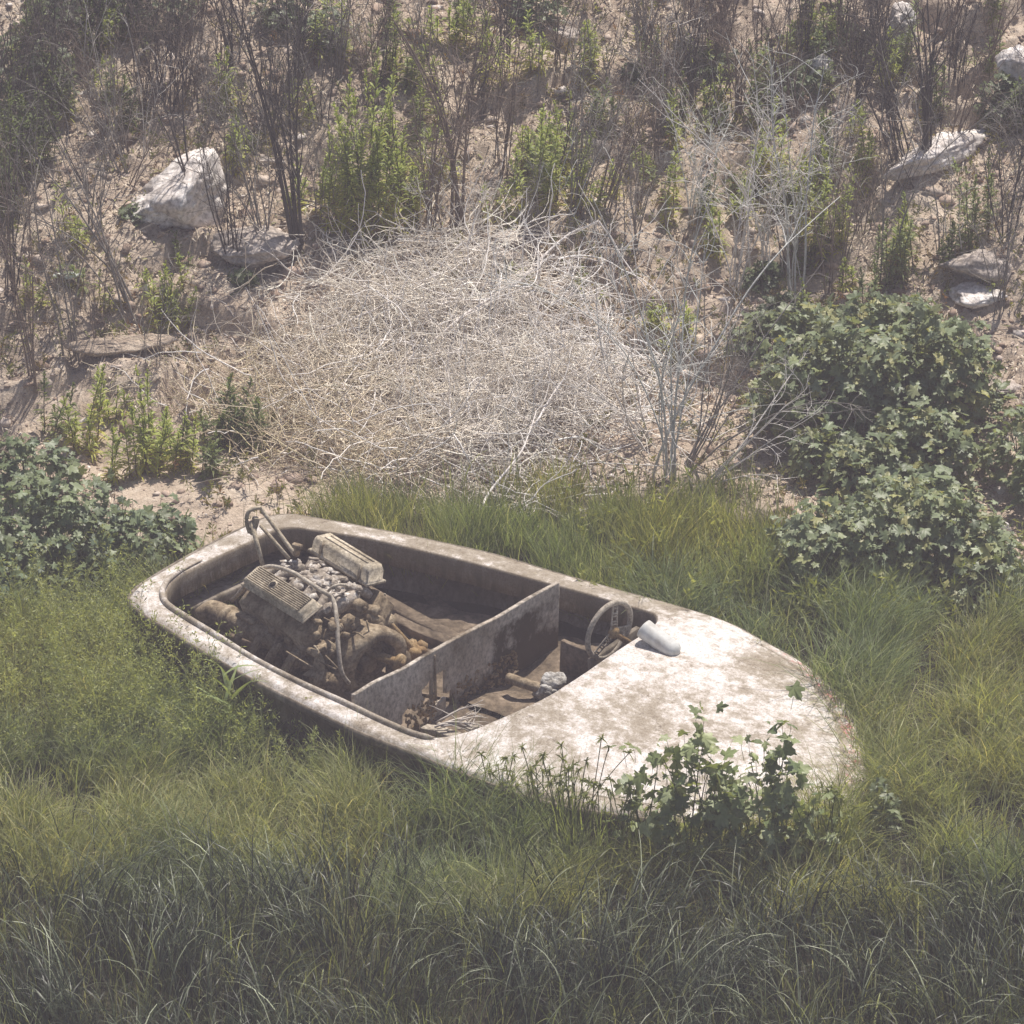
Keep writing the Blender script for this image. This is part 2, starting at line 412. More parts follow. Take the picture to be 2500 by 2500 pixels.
M['gel'] = None
def deckmat():
    m, t, n, l = nodes('faded_gelcoat')
    tc = n.new('ShaderNodeTexCoord'); v = tc.outputs['Object']
    a = noise(n, l, v, 2.6, 8, 0.72); b = noise(n, l, v, 15, 8, 0.8); c = noise(n, l, v, 95, 3, 0.7)
    sm = n.new('ShaderNodeMath'); sm.operation = 'MULTIPLY_ADD'; sm.inputs[1].default_value = 0.62; l.new(b.outputs['Fac'], sm.inputs[0])
    sb = n.new('ShaderNodeMath'); sb.operation = 'MULTIPLY'; sb.inputs[1].default_value = 0.5; l.new(a.outputs['Fac'], sb.inputs[0]); l.new(sb.outputs[0], sm.inputs[2])
    at = n.new('ShaderNodeAttribute'); at.attribute_name = 'dirt'
    ad = n.new('ShaderNodeMath'); ad.operation = 'MULTIPLY_ADD'; ad.inputs[1].default_value = 0.13; l.new(at.outputs['Fac'], ad.inputs[0]); l.new(sm.outputs[0], ad.inputs[2])
    r = ramp(n, [(0.48, (0.65, 0.62, 0.60)), (0.51, (0.55, 0.505, 0.475)), (0.56, (0.43, 0.385, 0.335)), (0.585, (0.33, 0.285, 0.23)), (0.72, (0.21, 0.17, 0.12))])
    l.new(ad.outputs[0], r.inputs[0])
    r2 = ramp(n, [(0.36, (0.66, 0.63, 0.60)), (0.52, (1.06, 1.06, 1.06))]); l.new(c.outputs['Fac'], r2.inputs[0])
    mx = n.new('ShaderNodeMix'); mx.data_type = 'RGBA'; mx.blend_type = 'MULTIPLY'; mx.inputs[0].default_value = 0.9
    l.new(r.outputs[0], mx.inputs[6]); l.new(r2.outputs[0], mx.inputs[7])
    # worn red band and lettering remnants near the bow edge
    rd = n.new('ShaderNodeAttribute'); rd.attribute_name = 'red'
    d = noise(n, l, v, 13, 4, 0.8)
    r3 = ramp(n, [(0.50, (0, 0, 0)), (0.60, (1, 1, 1))]); l.new(d.outputs['Fac'], r3.inputs[0])
    mm = n.new('ShaderNodeMath'); mm.operation = 'MULTIPLY'; l.new(r3.outputs[0], mm.inputs[0]); l.new(rd.outputs['Fac'], mm.inputs[1])
    m3 = n.new('ShaderNodeMix'); m3.data_type = 'RGBA'; l.new(mm.outputs[0], m3.inputs[0]); l.new(mx.outputs[2], m3.inputs[6]); m3.inputs[7].default_value = (0.56, 0.20, 0.20, 1)
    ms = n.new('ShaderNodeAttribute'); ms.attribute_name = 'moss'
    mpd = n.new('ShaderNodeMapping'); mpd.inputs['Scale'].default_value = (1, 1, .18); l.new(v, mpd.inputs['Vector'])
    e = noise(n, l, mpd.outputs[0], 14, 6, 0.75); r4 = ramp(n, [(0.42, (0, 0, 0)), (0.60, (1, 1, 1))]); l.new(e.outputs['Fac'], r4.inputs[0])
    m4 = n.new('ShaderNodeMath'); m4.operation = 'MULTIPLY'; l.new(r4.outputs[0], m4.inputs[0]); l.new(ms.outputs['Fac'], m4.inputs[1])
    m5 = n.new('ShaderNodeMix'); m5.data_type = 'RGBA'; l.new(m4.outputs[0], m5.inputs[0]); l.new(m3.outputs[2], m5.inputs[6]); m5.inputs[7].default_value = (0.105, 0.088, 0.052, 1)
    vo = n.new('ShaderNodeTexVoronoi'); vo.feature = 'DISTANCE_TO_EDGE'; vo.inputs['Scale'].default_value = 2.6
    dn = noise(n, l, v, 5, 5, 0.7); vm = n.new('ShaderNodeVectorMath'); vm.operation = 'MULTIPLY_ADD'; vm.inputs[1].default_value = (.35, .35, .35)
    l.new(dn.outputs['Color'], vm.inputs[0]); l.new(v, vm.inputs[2]); l.new(vm.outputs[0], vo.inputs['Vector'])
    rc = ramp(n, [(0.004, (1, 1, 1)), (0.011, (0, 0, 0))]); l.new(vo.outputs['Distance'], rc.inputs[0])
    rm = ramp(n, [(0.50, (0, 0, 0)), (0.58, (.8, .8, .8))]); l.new(a.outputs['Fac'], rm.inputs[0])
    mk_ = n.new('ShaderNodeMath'); mk_.operation = 'MULTIPLY'; l.new(rc.outputs[0], mk_.inputs[0]); l.new(rm.outputs[0], mk_.inputs[1])
    m6 = n.new('ShaderNodeMix'); m6.data_type = 'RGBA'; l.new(mk_.outputs[0], m6.inputs[0]); l.new(m5.outputs[2], m6.inputs[6]); m6.inputs[7].default_value = (.10, .075, .055, 1); m5 = m6
    p = n.new('ShaderNodeBsdfPrincipled'); o = n.new('ShaderNodeOutputMaterial')
    l.new(m5.outputs[2], p.inputs['Base Color']); p.inputs['Roughness'].default_value = 0.7; p.inputs['Specular IOR Level'].default_value = 0.3
    bp = n.new('ShaderNodeBump'); bp.inputs['Strength'].default_value = 0.35; bp.inputs['Distance'].default_value = 0.006
    s3 = n.new('ShaderNodeMath'); s3.operation = 'ADD'; l.new(b.outputs['Fac'], s3.inputs[0]); l.new(c.outputs['Fac'], s3.inputs[1])
    l.new(s3.outputs[0], bp.inputs['Height']); l.new(bp.outputs[0], p.inputs['Normal']); l.new(p.outputs[0], o.inputs[0])
    return m
M['gel'] = deckmat()
M['hull'] = grime('muddy_hull', [(0.10, 0.085, 0.06), (0.19, 0.16, 0.125), (0.33, 0.29, 0.25)], 3, 0.85, 0.3, 30, stretch=(1, 1, .5))
M['mud'] = grime('dried_mud', [(0.06, 0.045, 0.03), (0.15, 0.115, 0.08), (0.30, 0.235, 0.175)], 6, 0.95, 0.7, 28)
M['ply'] = grime('weathered_board', [(0.26, 0.205, 0.14), (0.47, 0.41, 0.34), (0.62, 0.56, 0.49), (0.70, 0.64, 0.57)], 2.4, 0.9, 0.4, 45, stain=(.085, .062, .036), stretch=(1, 1, .8))
M['rust'] = grime('dusty_rust', [(0.07, 0.05, 0.03), (0.27, 0.21, 0.14), (0.48, 0.40, 0.29)], 9, 0.9, 0.6, 50)
M['rust_orange'] = grime('orange_rust', [(0.20, 0.12, 0.05), (0.33, 0.23, 0.12), (0.38, 0.31, 0.21)], 9, 0.9, 0.5, 60)
M['cover'] = grime('dusty_cast_metal', [(0.19, 0.155, 0.105), (0.42, 0.36, 0.27), (0.62, 0.55, 0.44)], 8, 0.75, 0.35, 60)
M['alu'] = grime('chalky_aluminium', [(0.12, 0.10, 0.075), (0.36, 0.31, 0.26), (0.80, 0.78, 0.76)], 16, 0.7, 0.5, 60)
M['hose'] = grime('dusty_hose', [(0.30, 0.26, 0.21), (0.50, 0.45, 0.38)], 20, 0.8, 0.2, 60)
M['cowl'] = grime('pale_blue_paint', [(0.40, 0.35, 0.29), (0.58, 0.58, 0.56), (0.64, 0.67, 0.68)], 4, 0.45, 0.05, 30, mulf=0.25)

# --- deck: side decks, transom deck and foredeck in one moulding
wv = I - O; wl = np.linalg.norm(wv[:, :2], axis=1)
ds = np.array([0, .006, .02, .05, .09, .125, .133, .141, .15])
scl = np.minimum(1.0, 0.8 * wl / .15)
NR = 18
rr = np.zeros((NS, len(ds) + NR))
for j in range(NS):
    a = ds * scl[j] / wl[j]
    rr[j] = np.concatenate([a, np.linspace(a[-1], 1, NR + 1)[1:]])
P = O[:, None] * (1 - rr[..., None]) + I[:, None] * rr[..., None]
shz = (O[:, None, 2] * (1 - rr) + (I[:, 2] - CR)[:, None] * rr)
wide = sst(wl, .35, .8)[:, None]
P[..., 2] = shz + CR[:, None] * np.sin(np.clip(rr, 0, 1) * PI / 2) ** 0.8
dm = rr * wl[:, None]
P[..., 2] -= 0.018 * np.exp(-(dm / 0.012) ** 2)
groove = np.zeros_like(dm); groove[:, 6] = 1
P[..., 2] -= groove * 0.010 * wide
P[..., 2] += (dm > .02) * 0.004 * fbm(P * np.array([2.2, 2.2, 0]), 3, 77)
flange_h = 0.135 * (1 - wide[:, 0]) + 0.045 * wide[:, 0]
inn = nrm(wv * np.array([1, 1, 0]))
fl = []
for k, (q, dn) in enumerate([(0.008, .006), (0.014, .02), (0.016, .5), (0.018, 1.0), (0.000, 1.0), (-.004, .55)]):
    p = I + inn * q; p = p.copy(); p[:, 2] -= flange_h * dn if dn > .1 else dn
    if dn == 1.0 or dn == .5: p[:, 2] += 0.006 * vn(I * 9, 5)
    fl.append(p)
P2 = np.concatenate([P, np.stack(fl, 1)], 1)
kk = P2.shape[1]
ii = np.arange(NS * kk).reshape(NS, kk)
F = np.stack([ii[:, :-1], ii[:, 1:], np.roll(ii, -1, 0)[:, 1:], np.roll(ii, -1, 0)[:, :-1]], -1).reshape(-1, 4)[:, ::-1]
dd = np.concatenate([dm, np.full((NS, len(fl)), 9.)], 1)
uu, vv = proj(P2.reshape(-1, 3)); uu = uu.reshape(NS, kk); vv = vv.reshape(NS, kk)
tpar = np.arange(NS) / SUB
redm = (sst(tpar, 15.2, 16.2) * (1 - sst(tpar, 19.3, 20)))[:, None] * sst(dd, .035, .05) * (1 - sst(dd, .115, .125))
farg = (1 - sst(tpar, 12.5, 14.5))[:, None] * sst(tpar, 3.5, 5)[:, None]
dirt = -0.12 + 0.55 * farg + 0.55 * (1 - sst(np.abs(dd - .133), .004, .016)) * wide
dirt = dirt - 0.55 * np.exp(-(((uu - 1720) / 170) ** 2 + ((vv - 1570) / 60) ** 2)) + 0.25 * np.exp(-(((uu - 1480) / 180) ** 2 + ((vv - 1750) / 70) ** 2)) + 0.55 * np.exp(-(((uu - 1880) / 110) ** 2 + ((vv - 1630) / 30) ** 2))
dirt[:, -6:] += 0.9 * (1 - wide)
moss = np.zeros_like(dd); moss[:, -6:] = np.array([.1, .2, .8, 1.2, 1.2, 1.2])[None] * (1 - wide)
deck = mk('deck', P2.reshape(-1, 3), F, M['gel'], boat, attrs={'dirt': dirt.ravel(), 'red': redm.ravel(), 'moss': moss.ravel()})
# --- rolled coaming bead along the near side and the transom corner
sel = [(26.9 * SUB + k) % NS for k in range(int((36 - 26.9 + 3.2) * SUB))]
sel = [int(s) for s in sel]
bead = I[sel] - inn[sel] * 0.012; bead = bead.copy(); bead[:, 2] += 0.008
rB = np.full(len(bead), 0.017); rB[:5] = np.linspace(.003, .017, 5); rB[-10:] = np.linspace(.017, .004, 10)
v_, f_ = tubes(bead[None], rB[None], 8)
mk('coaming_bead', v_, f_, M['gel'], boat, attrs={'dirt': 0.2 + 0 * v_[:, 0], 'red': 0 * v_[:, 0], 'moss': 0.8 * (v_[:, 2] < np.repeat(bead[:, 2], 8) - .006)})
# --- rub rail along the sheer, and the cleat and screws that are left
rr_ = O.copy() - inn * .006; rr_[:, 2] -= .030
v_, f_ = tubes(np.concatenate([rr_, rr_[:1]])[None], (.009 + .003 * vn(np.concatenate([rr_, rr_[:1]]) * 6, 5))[None], 6, False)
mk('rub_rail', v_, f_, M['gel'], boat, attrs={'dirt': .5 + 0 * v_[:, 0], 'red': 0 * v_[:, 0], 'moss': .6 + 0 * v_[:, 0]})
# --- hull
t_ax = np.clip((O - stern_mid) @ AX, 0.02, BL * 0.80)
AXP = stern_mid + AX * t_ax[:, None]
rings = []
for k, z, lip in [(1, -.012, .004), (1, -.045, .007), (1, -.055, -.004), (.985, -.06, -.010), (.965, -.20, 0), (.90, -.36, 0), (.78, -.50, 0), (.45, -.60, 0), (.04, -.68, 0)]:
    p = AXP + (O - AXP) * k; p = p.copy(); p[:, 2] = O[:, 2] + z; p -= inn * lip; rings.append(p)
H = np.stack(rings, 1); H[:, 4:, :2] += 0.006 * vn(H[:, 4:] * 4, 3)[..., None]
kk = H.shape[1]; ii = np.arange(NS * kk).reshape(NS, kk)
F = np.stack([ii[:, :-1], ii[:, 1:], np.roll(ii, -1, 0)[:, 1:], np.roll(ii, -1, 0)[:, :-1]], -1).reshape(-1, 4)
hull = mk('hull', H.reshape(-1, 3), F, M['hull'], boat)
so = hull.modifiers.new('thickness', 'SOLIDIFY'); so.thickness = 0.012; so.offset = -1
# --- cockpit sole with silt
fr = [.80, .74, .6, .45, .3, .15, .02]
R_ = []
for k in fr:
    p = AXP + (O - AXP) * k; p = p.copy()
    p[:, 2] = 0.13 + 0.05 * sst(np.full(NS, k), .45, .8) + 0.035 * fbm(p * np.array([3, 3, 0]), 3, 8) + 0.012 * fbm(p * np.array([14, 14, 0]), 2, 9); R_.append(p)
R_ = np.stack(R_, 1); kk = R_.shape[1]; ii = np.arange(NS * kk).reshape(NS, kk)
F = np.stack([ii[:, :-1], ii[:, 1:], np.roll(ii, -1, 0)[:, 1:], np.roll(ii, -1, 0)[:, :-1]], -1).reshape(-1, 4)[:, ::-1]
mk('cockpit_floor', R_.reshape(-1, 3), F, M['mud'], boat)

def beam(A, B, w_, h_, bev=.1, nx=10, wob=.006, s=0):
    """box beam from A to B (centres), width w_, height h_"""
    A = np.array(A, float); B = np.array(B, float); L = np.linalg.norm(B - A)
    x = (B - A) / L; y = nrm(np.cross([0, 0, 1.], x)); z = np.cross(x, y)
    v, f = bxs(0, 0, 0, L, w_, h_, bev, nx=nx)
    v = v + wob * fbm(v * 6 + s, 3, s)[:, None] * np.array([0, 1, 1])
    return v @ np.stack([x, y, z]) + (A + B) / 2, f
# stringers lengthwise, transom ledge
mk('stringer', *beam(bz(700, 1360, .30), bz(1150, 1600, .24), .09, .14, s=3), M['mud'], boat)
mk('stringer', *beam(bz(560, 1560, .28), bz(900, 1735, .26), .08, .12, s=4), M['mud'], boat)
mk('stringer', *beam(bz(930, 1380, .22), bz(1180, 1560, .20), .07, .07, s=5), M['mud'], boat)
mk('transom_ledge', *beam(bz(440, 1490, .36), bz(690, 1368, .36), .16, .06, s=6), M['hull'], boat)
# --- bulkhead across the cockpit
A_ = bz(862, 1693, .605); B_ = bz(1359, 1443, .60)
bx = nrm((B_ - A_) * np.array([1, 1, 0])); BLn = np.linalg.norm((B_ - A_)[:2]); bn = np.array([bx[1], -bx[0], 0])  # bn faces the bow
nu_, nv_ = 150, 60; HH = 0.47
uu_ = np.linspace(0, BLn, nu_ + 1); vv_ = np.linspace(0, HH, nv_ + 1)
UU, VV = np.meshgrid(uu_, vv_, indexing='ij')
topw = 0.008 * vn(np.stack([UU * 5, UU * 0 + 3, UU * 0], -1), 2)
Pb = A_ + bx * UU[..., None]
Pb = Pb + np.array([0, 0, -1.]) * (VV + topw * (1 - VV / HH))[..., None] + bn * (0.012 * fbm(np.stack([UU * 2.5, VV * 2.5, UU * 0], -1), 3, 6))[..., None]
cu = (UU[:-1, :-1] + UU[1:, 1:]) / 2; cv = (VV[:-1, :-1] + VV[1:, 1:]) / 2
cs = cu / BLn
nz = fbm(np.stack([cu * 9, cv * 9, cu * 0], -1), 4, 12)
hole = ((cs > .17) & (cs < .37) & (cv > .215 - .10 * (cs - .17) / .2 + .03 * nz + 0.05) & (nz + 2.2 * np.sin(cs * 60) * .25 > -.30))
hole |= ((cs > .375) & (cs < .435) & (cv > .155 + .01 * nz) & (cv < .33 + .02 * nz))
hole |= ((cs > .435) & (cs < .47) & (cv > .30 + .02 * nz))
hole |= (cv > .43 + .035 * nz)
keep = ~hole
ii = np.arange((nu_ + 1) * (nv_ + 1)).reshape(nu_ + 1, nv_ + 1)
F = np.stack([ii[:-1, :-1], ii[:-1, 1:], ii[1:, 1:], ii[1:, :-1]], -1)[keep]
SU = UU / BLn; stn = .40 * sst(VV, .20, .42) * (1 - .8 * sst(SU, .2, .35) * (1 - sst(SU, .4, .47))) - .08 + .38 * sst(SU, .60, .72) * (1 - .35 * sst(SU, .9, 1)) * sst(VV, .0, .12) + .25 * (1 - sst(VV, .004, .02))
bk = mk('bulkhead', Pb.reshape(-1, 3), F, M['ply'], boat, smooth=False, attrs={'stain': stn.ravel()})
so = bk.modifiers.new('thickness', 'SOLIDIFY'); so.thickness = 0.022; so.offset = 0
# ragged growth and peeled laminate hanging on the bulkhead
def bit(c, size, seed):
    r = np.random.default_rng(seed); Rk = rot('z', r.uniform(0, 6)) @ rot('x', r.uniform(-.8, .8)) @ rot('y', r.uniform(-.5, .5))
    v, f = bxs(0, 0, 0, size[0] * 2.2, size[1] * 1.8, size[2] * 1.8, .2)
    return v @ Rk.T + np.array(c), f
def clump(c, size, seed, n=3, rough=.25): 
    v, f = boulder(size, seed, n, 9, rough, .1); return v + np.array(c), f
cl = []
r_ = np.random.default_rng(3)
for _ in range(420):
    s_ = r_.choice([r_.uniform(.0, .17), r_.uniform(.24, .38), r_.uniform(.47, .78)], p=[.35, .3, .35])
    z_ = r_.uniform(.25, .46)
    c = A_ + bx * s_ * BLn + np.array([0, 0, -z_]) + bn * r_.uniform(.005, .03)
    cl.append(clump(c, r_.uniform(.004, .018, 3), int(r_.integers(1e6)), 1, .4))
v_, f_, _ = join(cl); sc1 = mk('moss_crust', v_, f_, M['rust_orange'], bk, smooth=False); sc1['kind'] = 'stuff'
v_, f_ = beam(A_ + bx * BLn * .375 + bn * .02 - np.array([0, 0, .02]), A_ + bx * BLn * .38 + bn * .02 - np.array([0, 0, .30]), .012, .012, wob=.002)
mk('seam_batten', v_, f_, M['rust'], bk)
# pipe / frame leaning against the board
v_, f_ = tube([bz(1240, 1655, .33), bz(1290, 1672, .33), bz(1350, 1690, .30)], .030, 9)
mk('exhaust_pipe', v_, f_, M['rust'], boat)
v_, f_ = beam(bz(1372, 1598, .36), bz(1470, 1640, .36), .03, .20, s=9)
mk('side_panel', v_, f_, M['mud'], boat)
# helm-side inner panel in shade, dash frame under the foredeck
v_, f_ = beam(bz(1440, 1640, .40), bz(1560, 1560, .45), .03, .16, s=11)
mk('dash_frame', v_, f_, M['hull'], boat)
# --- cowl on the foredeck
c0 = bz(1570, 1533, .685); c1 = bz(1655, 1597, .595)
ax = nrm(c1 - c0); L = np.linalg.norm(c1 - c0); y = nrm(np.cross([0, 0, 1.], ax)); z = np.cross(ax, y)
xs = np.array([-.012, 0, .01, .05, .12, .2, .8, .9, .96, 1.0, 1.02]) * L; rs = np.array([.80, .92, 1, 1.02, 1, .98, .97, .9, .7, .35, .02]) * .055
th = np.arange(20) / 20 * 2 * PI
Vc = np.array([c0 + ax * x + r * (y * math.cos(a) * 1.05 + z * math.sin(a) * .95) for x, r in zip(xs, rs) for a in th])
Vc = np.concatenate([Vc, [c0 + ax * .03 + r_ * 0 for r_ in [0]]]) if False else Vc
ii = np.arange(len(xs) * 20).reshape(-1, 20)
F = [np.stack([ii[:-1], np.roll(ii, -1, 1)[:-1], np.roll(ii, -1, 1)[1:], ii[1:]], -1).reshape(-1, 4), ii[:1, ::-1]]
mk('instrument_cowl', Vc, F, M['cowl'], boat)
# --- steering wheel
wc = bz(1487, 1538, .62)
nW = nrm(np.array([-.71, .71, .10])); e1 = nrm(np.cross([0, 0, 1.], nW)); e2 = np.cross(nW, e1)
Rw = .165
a = np.linspace(0, 2 * PI, 49)[:-1]
ring = wc + Rw * (np.cos(a)[:, None] * e1 + np.sin(a)[:, None] * e2)
Rr, mm_ = .0155, 10
th = np.arange(mm_) / mm_ * 2 * PI
Vw = np.array([ring[k] + Rr * (math.cos(b) * nrm(ring[k] - wc) + math.sin(b) * nW) for k in range(48) for b in th])
ii = np.arange(48 * mm_).reshape(48, mm_); jj = np.roll(ii, -1, 0)
F = np.stack([ii, np.roll(ii, -1, 1), np.roll(jj, -1, 1), jj], -1).reshape(-1, 4)[:, ::-1]
sw = mk('steering_wheel', Vw, F, M['hose'], boat)
hub = wc - nW * .035
for ang in (PI * .56, PI * 1.10, PI * 1.72):
    d1 = math.cos(ang) * e1 + math.sin(ang) * e2; d2 = nrm(np.cross(nW, d1))
    ks = np.linspace(0, 1, 12); prt = []
    cen = [hub + (wc + d1 * Rw - hub) * s for s in ks]
    wd = .024 - .008 * ks
    # plate with lightening holes: two rails and cross webs
    for sg in (-1, 1):
        prt.append(tubes(np.array([c + d2 * sg * wd[i] for i, c in enumerate(cen)])[None], .0055, 6))
    for i in (0, 1, 3, 4, 6, 7, 9, 10, 11):
        prt.append(tubes(np.array([cen[i] - d2 * wd[i], cen[i] + d2 * wd[i]])[None], .006, 5))
    v_, f_, _ = join(prt); mk('spoke', v_, f_, M['hose'], sw)
v_, f_ = tubes(np.array([hub - nW * .012, hub + nW * .012])[None], .034, 14); mk('hub', v_, f_, M['rust_orange'], sw)
v_, f_ = tube([hub, bz(1540, 1572, .50)], [.017, .017], 10, 2); mk('steering_column', v_, f_, M['rust_orange'], sw)

# --- engine
TH = -math.radians(48); RZ = rot('z', TH) @ rot('y', math.radians(4))
E0 = bz(771, 1404, .80) - np.array([0, 0, .30])
def el(p): return (np.asarray(p[0]) @ RZ.T + E0,) + tuple(p[1:])
def ep(x, y_, z_): return np.array([x, y_, z_]) @ RZ.T + E0
sec = np.array([(-.10,-.36),(.10,-.36),(.17,-.26),(.18,-.12),(.27,0),(.33,.13),(.24,.22),(.14,.13),(.09,.10),(-.09,.10),(-.14,.13),(-.24,.22),(-.33,.13),(-.27,0),(-.18,-.12),(-.17,-.26)])
xs = np.linspace(-.27, .27, 22)
Vb = np.array([[x, s[0] * (1 if 0 < i < 21 else .97), s[1]] for i, x in enumerate(xs) for s in sec])
Vb = Vb + nrm(Vb * np.array([0, 1, 1])) * (0.016 * fbm(Vb * 12, 3, 4))[:, None]
m_ = len(sec); ii = np.arange(22 * m_).reshape(22, m_)
Fb = [np.stack([ii[:-1], np.roll(ii, -1, 1)[:-1], np.roll(ii, -1, 1)[1:], ii[1:]], -1).reshape(-1, 4), ii[:1, ::-1], ii[-1:]]
extra = []
r_ = np.random.default_rng(8)
for k in range(4):   # exhaust ports and plug bosses down the near bank, motor mounts
    x = -.20 + k * .135
    extra.append(bxs(x, -.31, -.01, .06, .07, .09, .15)); extra.append(bxs(x + .06, -.30, .07, .05, .05, .04, .15)); extra.append(bxs(x + .03, -.23, -.17, .035, .12, .16, .15)); extra.append(tubes(np.array([[x + .05, -.36, .06], [x + .06, -.42, .01]])[None], .012, 6))
    extra.append(bxs(x, .335, -.03, .07, .10, .12, .2))
    extra.append(tubes(np.array([[x, -.34, .02], [x + .01, -.41, -.05], [x + .02, -.40, -.13]])[None], .024, 7))
for k in range(16):
    extra.append(bit((r_.uniform(-.26, .34), r_.choice([-1, 1]) * r_.uniform(.2, .31), r_.uniform(-.25, .04)), r_.uniform(.008, .028, 3), int(r_.integers(1e6))))
v_, f_, _ = join([(Vb, Fb)] + extra)
engine = mk('engine', *el((v_, f_)), M['rust'], boat, smooth=False)
# rocker covers
def cover_prism(ribs):
    secc = [(-.075,-.035),(.075,-.035),(.075,-.026),(.066,-.024),(.062,.020),(.050,.034),(-.050,.034),(-.062,.020),(-.066,-.024),(-.075,-.026)]
    xs = [-.275, -.262, -.255, -.24, .24, .255, .262, .275]; s = [1, 1, .94, 1, 1, .94, 1, 1]
    hz_ = [.0, .0, .8, 1, 1, .8, .0, .0]
    V = []
    for x, a_, hh in zip(xs, s, hz_):
        for (yy, zz) in secc: V.append([x, yy * a_ if zz < -.02 else yy * (.9 + .1 * hh), zz if zz < -.02 else -.024 + (zz + .024) * hh])
    k = len(xs); m = len(secc); ii = np.arange(k * m).reshape(k, m)
    F = [np.stack([ii[:-1], np.roll(ii, -1, 1)[:-1], np.roll(ii, -1, 1)[1:], ii[1:]], -1).reshape(-1, 4), ii[:1, ::-1], ii[-1:]]
    return np.array(V), F
R1 = rot('x', math.radians(24)); c1_ = np.array([-.005, -.262, .290]); SX1 = np.diag([.95, 1.0, .8])
R2 = rot('x', math.radians(-8)); c2_ = np.array([-.03, .235, .320]); R1 = R1 @ SX1; R2 = R2 @ np.diag([.90, .95, 1.5])
vc1 = mk('rocker_cover', *el(xf(cover_prism(1), R1, c1_)), M['cover'], engine, smooth=False)
ribs = []
for k in range(9):
    y_ = -.050 + k * .0125
    if k in (3, 4, 5):
        ribs.append(bxs(-.155, y_, .039, .15, .0055, .016, .2)); ribs.append(bxs(.105, y_, .039, .25, .0055, .016, .2))
    else: ribs.append(bxs(-.0, y_, .039, .46, .0055, .016, .2))
v_, f_, _ = join(ribs); mk('cooling_rib', *el(xf((v_, f_), R1, c1_)), M['cover'], vc1, smooth=False)
v_, f_ = tubes(np.array([[-.05, 0, .02], [-.05, 0, .048]])[None], .028, 8)
mk('filler_ring', *el(xf((v_, f_), R1, c1_)), M['cover'], vc1, smooth=False)
dk = grime('hole_shade', [(.012, .011, .01), (.02, .018, .016)], 5, 1, 0)  # black for a solid disc that paints the shade inside the filler opening
v_, f_ = tubes(np.array([[-.05, 0, .03], [-.05, 0, .0505]])[None], .020, 8)
mk('filler_hole_shade', *el(xf((v_, f_), R1, c1_)), dk, vc1, smooth=False)
vc2 = mk('rocker_cover', *el(xf(cover_prism(0), R2, c2_)), M['cover'], engine, smooth=False)
vc2['label'] = 'plain stamped rocker cover on the far cylinder bank'; vc1['label'] = 'ribbed rocker cover with a painted dark filler hole'
st = [bxs(0, -.02, .036, .40, .012, .006, .2), bxs(0, .025, .036, .40, .012, .006, .2)]
st += [tubes(np.array([[x, -.07, -.03], [x, -.072, .035]])[None], .008, 6) for x in (-.17, .19)]
v_, f_, _ = join(st); mk('cover_strap', *el(xf((v_, f_), R2, c2_)), M['cover'], vc2, smooth=False)
# intake manifold: runners, plenum, carburettor base with chalky corrosion
im = [bxs(0, 0.0, .235, .42, .16, .05, .2), bxs(.0, .0, .275, .20, .13, .06, .2), bxs(.22, 0, .24, .08, .20, .09, .3)]
for k in range(4):
    x = -.185 + k * .125
    im.append(tubes(catmull([[x * .6, -.03, .27], [x * .9, -.09, .275], [x, -.16, .23], [x, -.2, .18]], 4, False)[None], .030, 8))
    im.append(tubes(catmull([[x * .6, .03, .27], [x * .9, .09, .275], [x, .16, .24], [x, .2, .20]], 4, False)[None], .026, 8))
    im.append(clump((x + .03, -.125, .25), (.034, .040, .030), 40 + k, 2, .08))
for k in range(60):
    im.append(bit((r_.uniform(-.24, .26), r_.uniform(-.10, .12), r_.uniform(.25, .305)), (r_.uniform(.008, .028), r_.uniform(.006, .018), r_.uniform(.003, .009)), int(r_.integers(1e6))))
for k in range(7):
    x, y_ = r_.uniform(-.2, .22), r_.uniform(-.08, .1); im.append(tubes(np.array([[x, y_, .27], [x, y_, .315]])[None], r_.uniform(.016, .032), 9))
v_, f_, _ = join(im); mk('intake_manifold', *el((v_, f_)), M['alu'], engine, smooth=False)
sh = []
for k in range(34):
    c = np.array([r_.uniform(-.24, .24), r_.uniform(-.10, .12), r_.uniform(.295, .325)])
    Rk = rot('z', r_.uniform(0, 6)) @ rot('x', r_.uniform(-.7, .7)); sh.append(bxs(*c, r_.uniform(.015, .04), r_.uniform(.010, .026), .004, .1, None))
    vv0 = sh[-1][0] - c; sh[-1] = (vv0 @ Rk.T + c, sh[-1][1])
v_, f_, _ = join(sh); mk('metal_flakes', *el((v_, f_)), M['alu'], engine, smooth=False)['kind'] = 'stuff'
# exhaust manifold (near side) as a fat pipe with elbow
v_, f_ = tube([bz(480, 1500, .48), bz(500, 1497, .50), bz(530, 1498, .51), bz(600, 1530, .50), bz(690, 1574, .48), bz(762, 1608, .46)],
              [.018, .05, .070, .066, .062, .058, .046], 14)
v_ = v_ + nrm(v_ - v_.mean(0)) * (0.005 * fbm(v_ * 14, 3, 5))[:, None]
em = mk('exhaust_manifold', v_, f_, M['rust'], engine)
mk('flange', *tube([bz(553, 1509, .51), bz(563, 1514, .51)], [.078, .078], 14, 1), M['rust'], em)
mk('flange', *tube([bz(728, 1592, .47), bz(738, 1597, .47)], [.064, .064], 14, 1), M['rust'], em)
mk('mounting_lug', *beam(bz(582, 1496, .585), bz(625, 1516, .58), .05, .02), M['rust'], em)
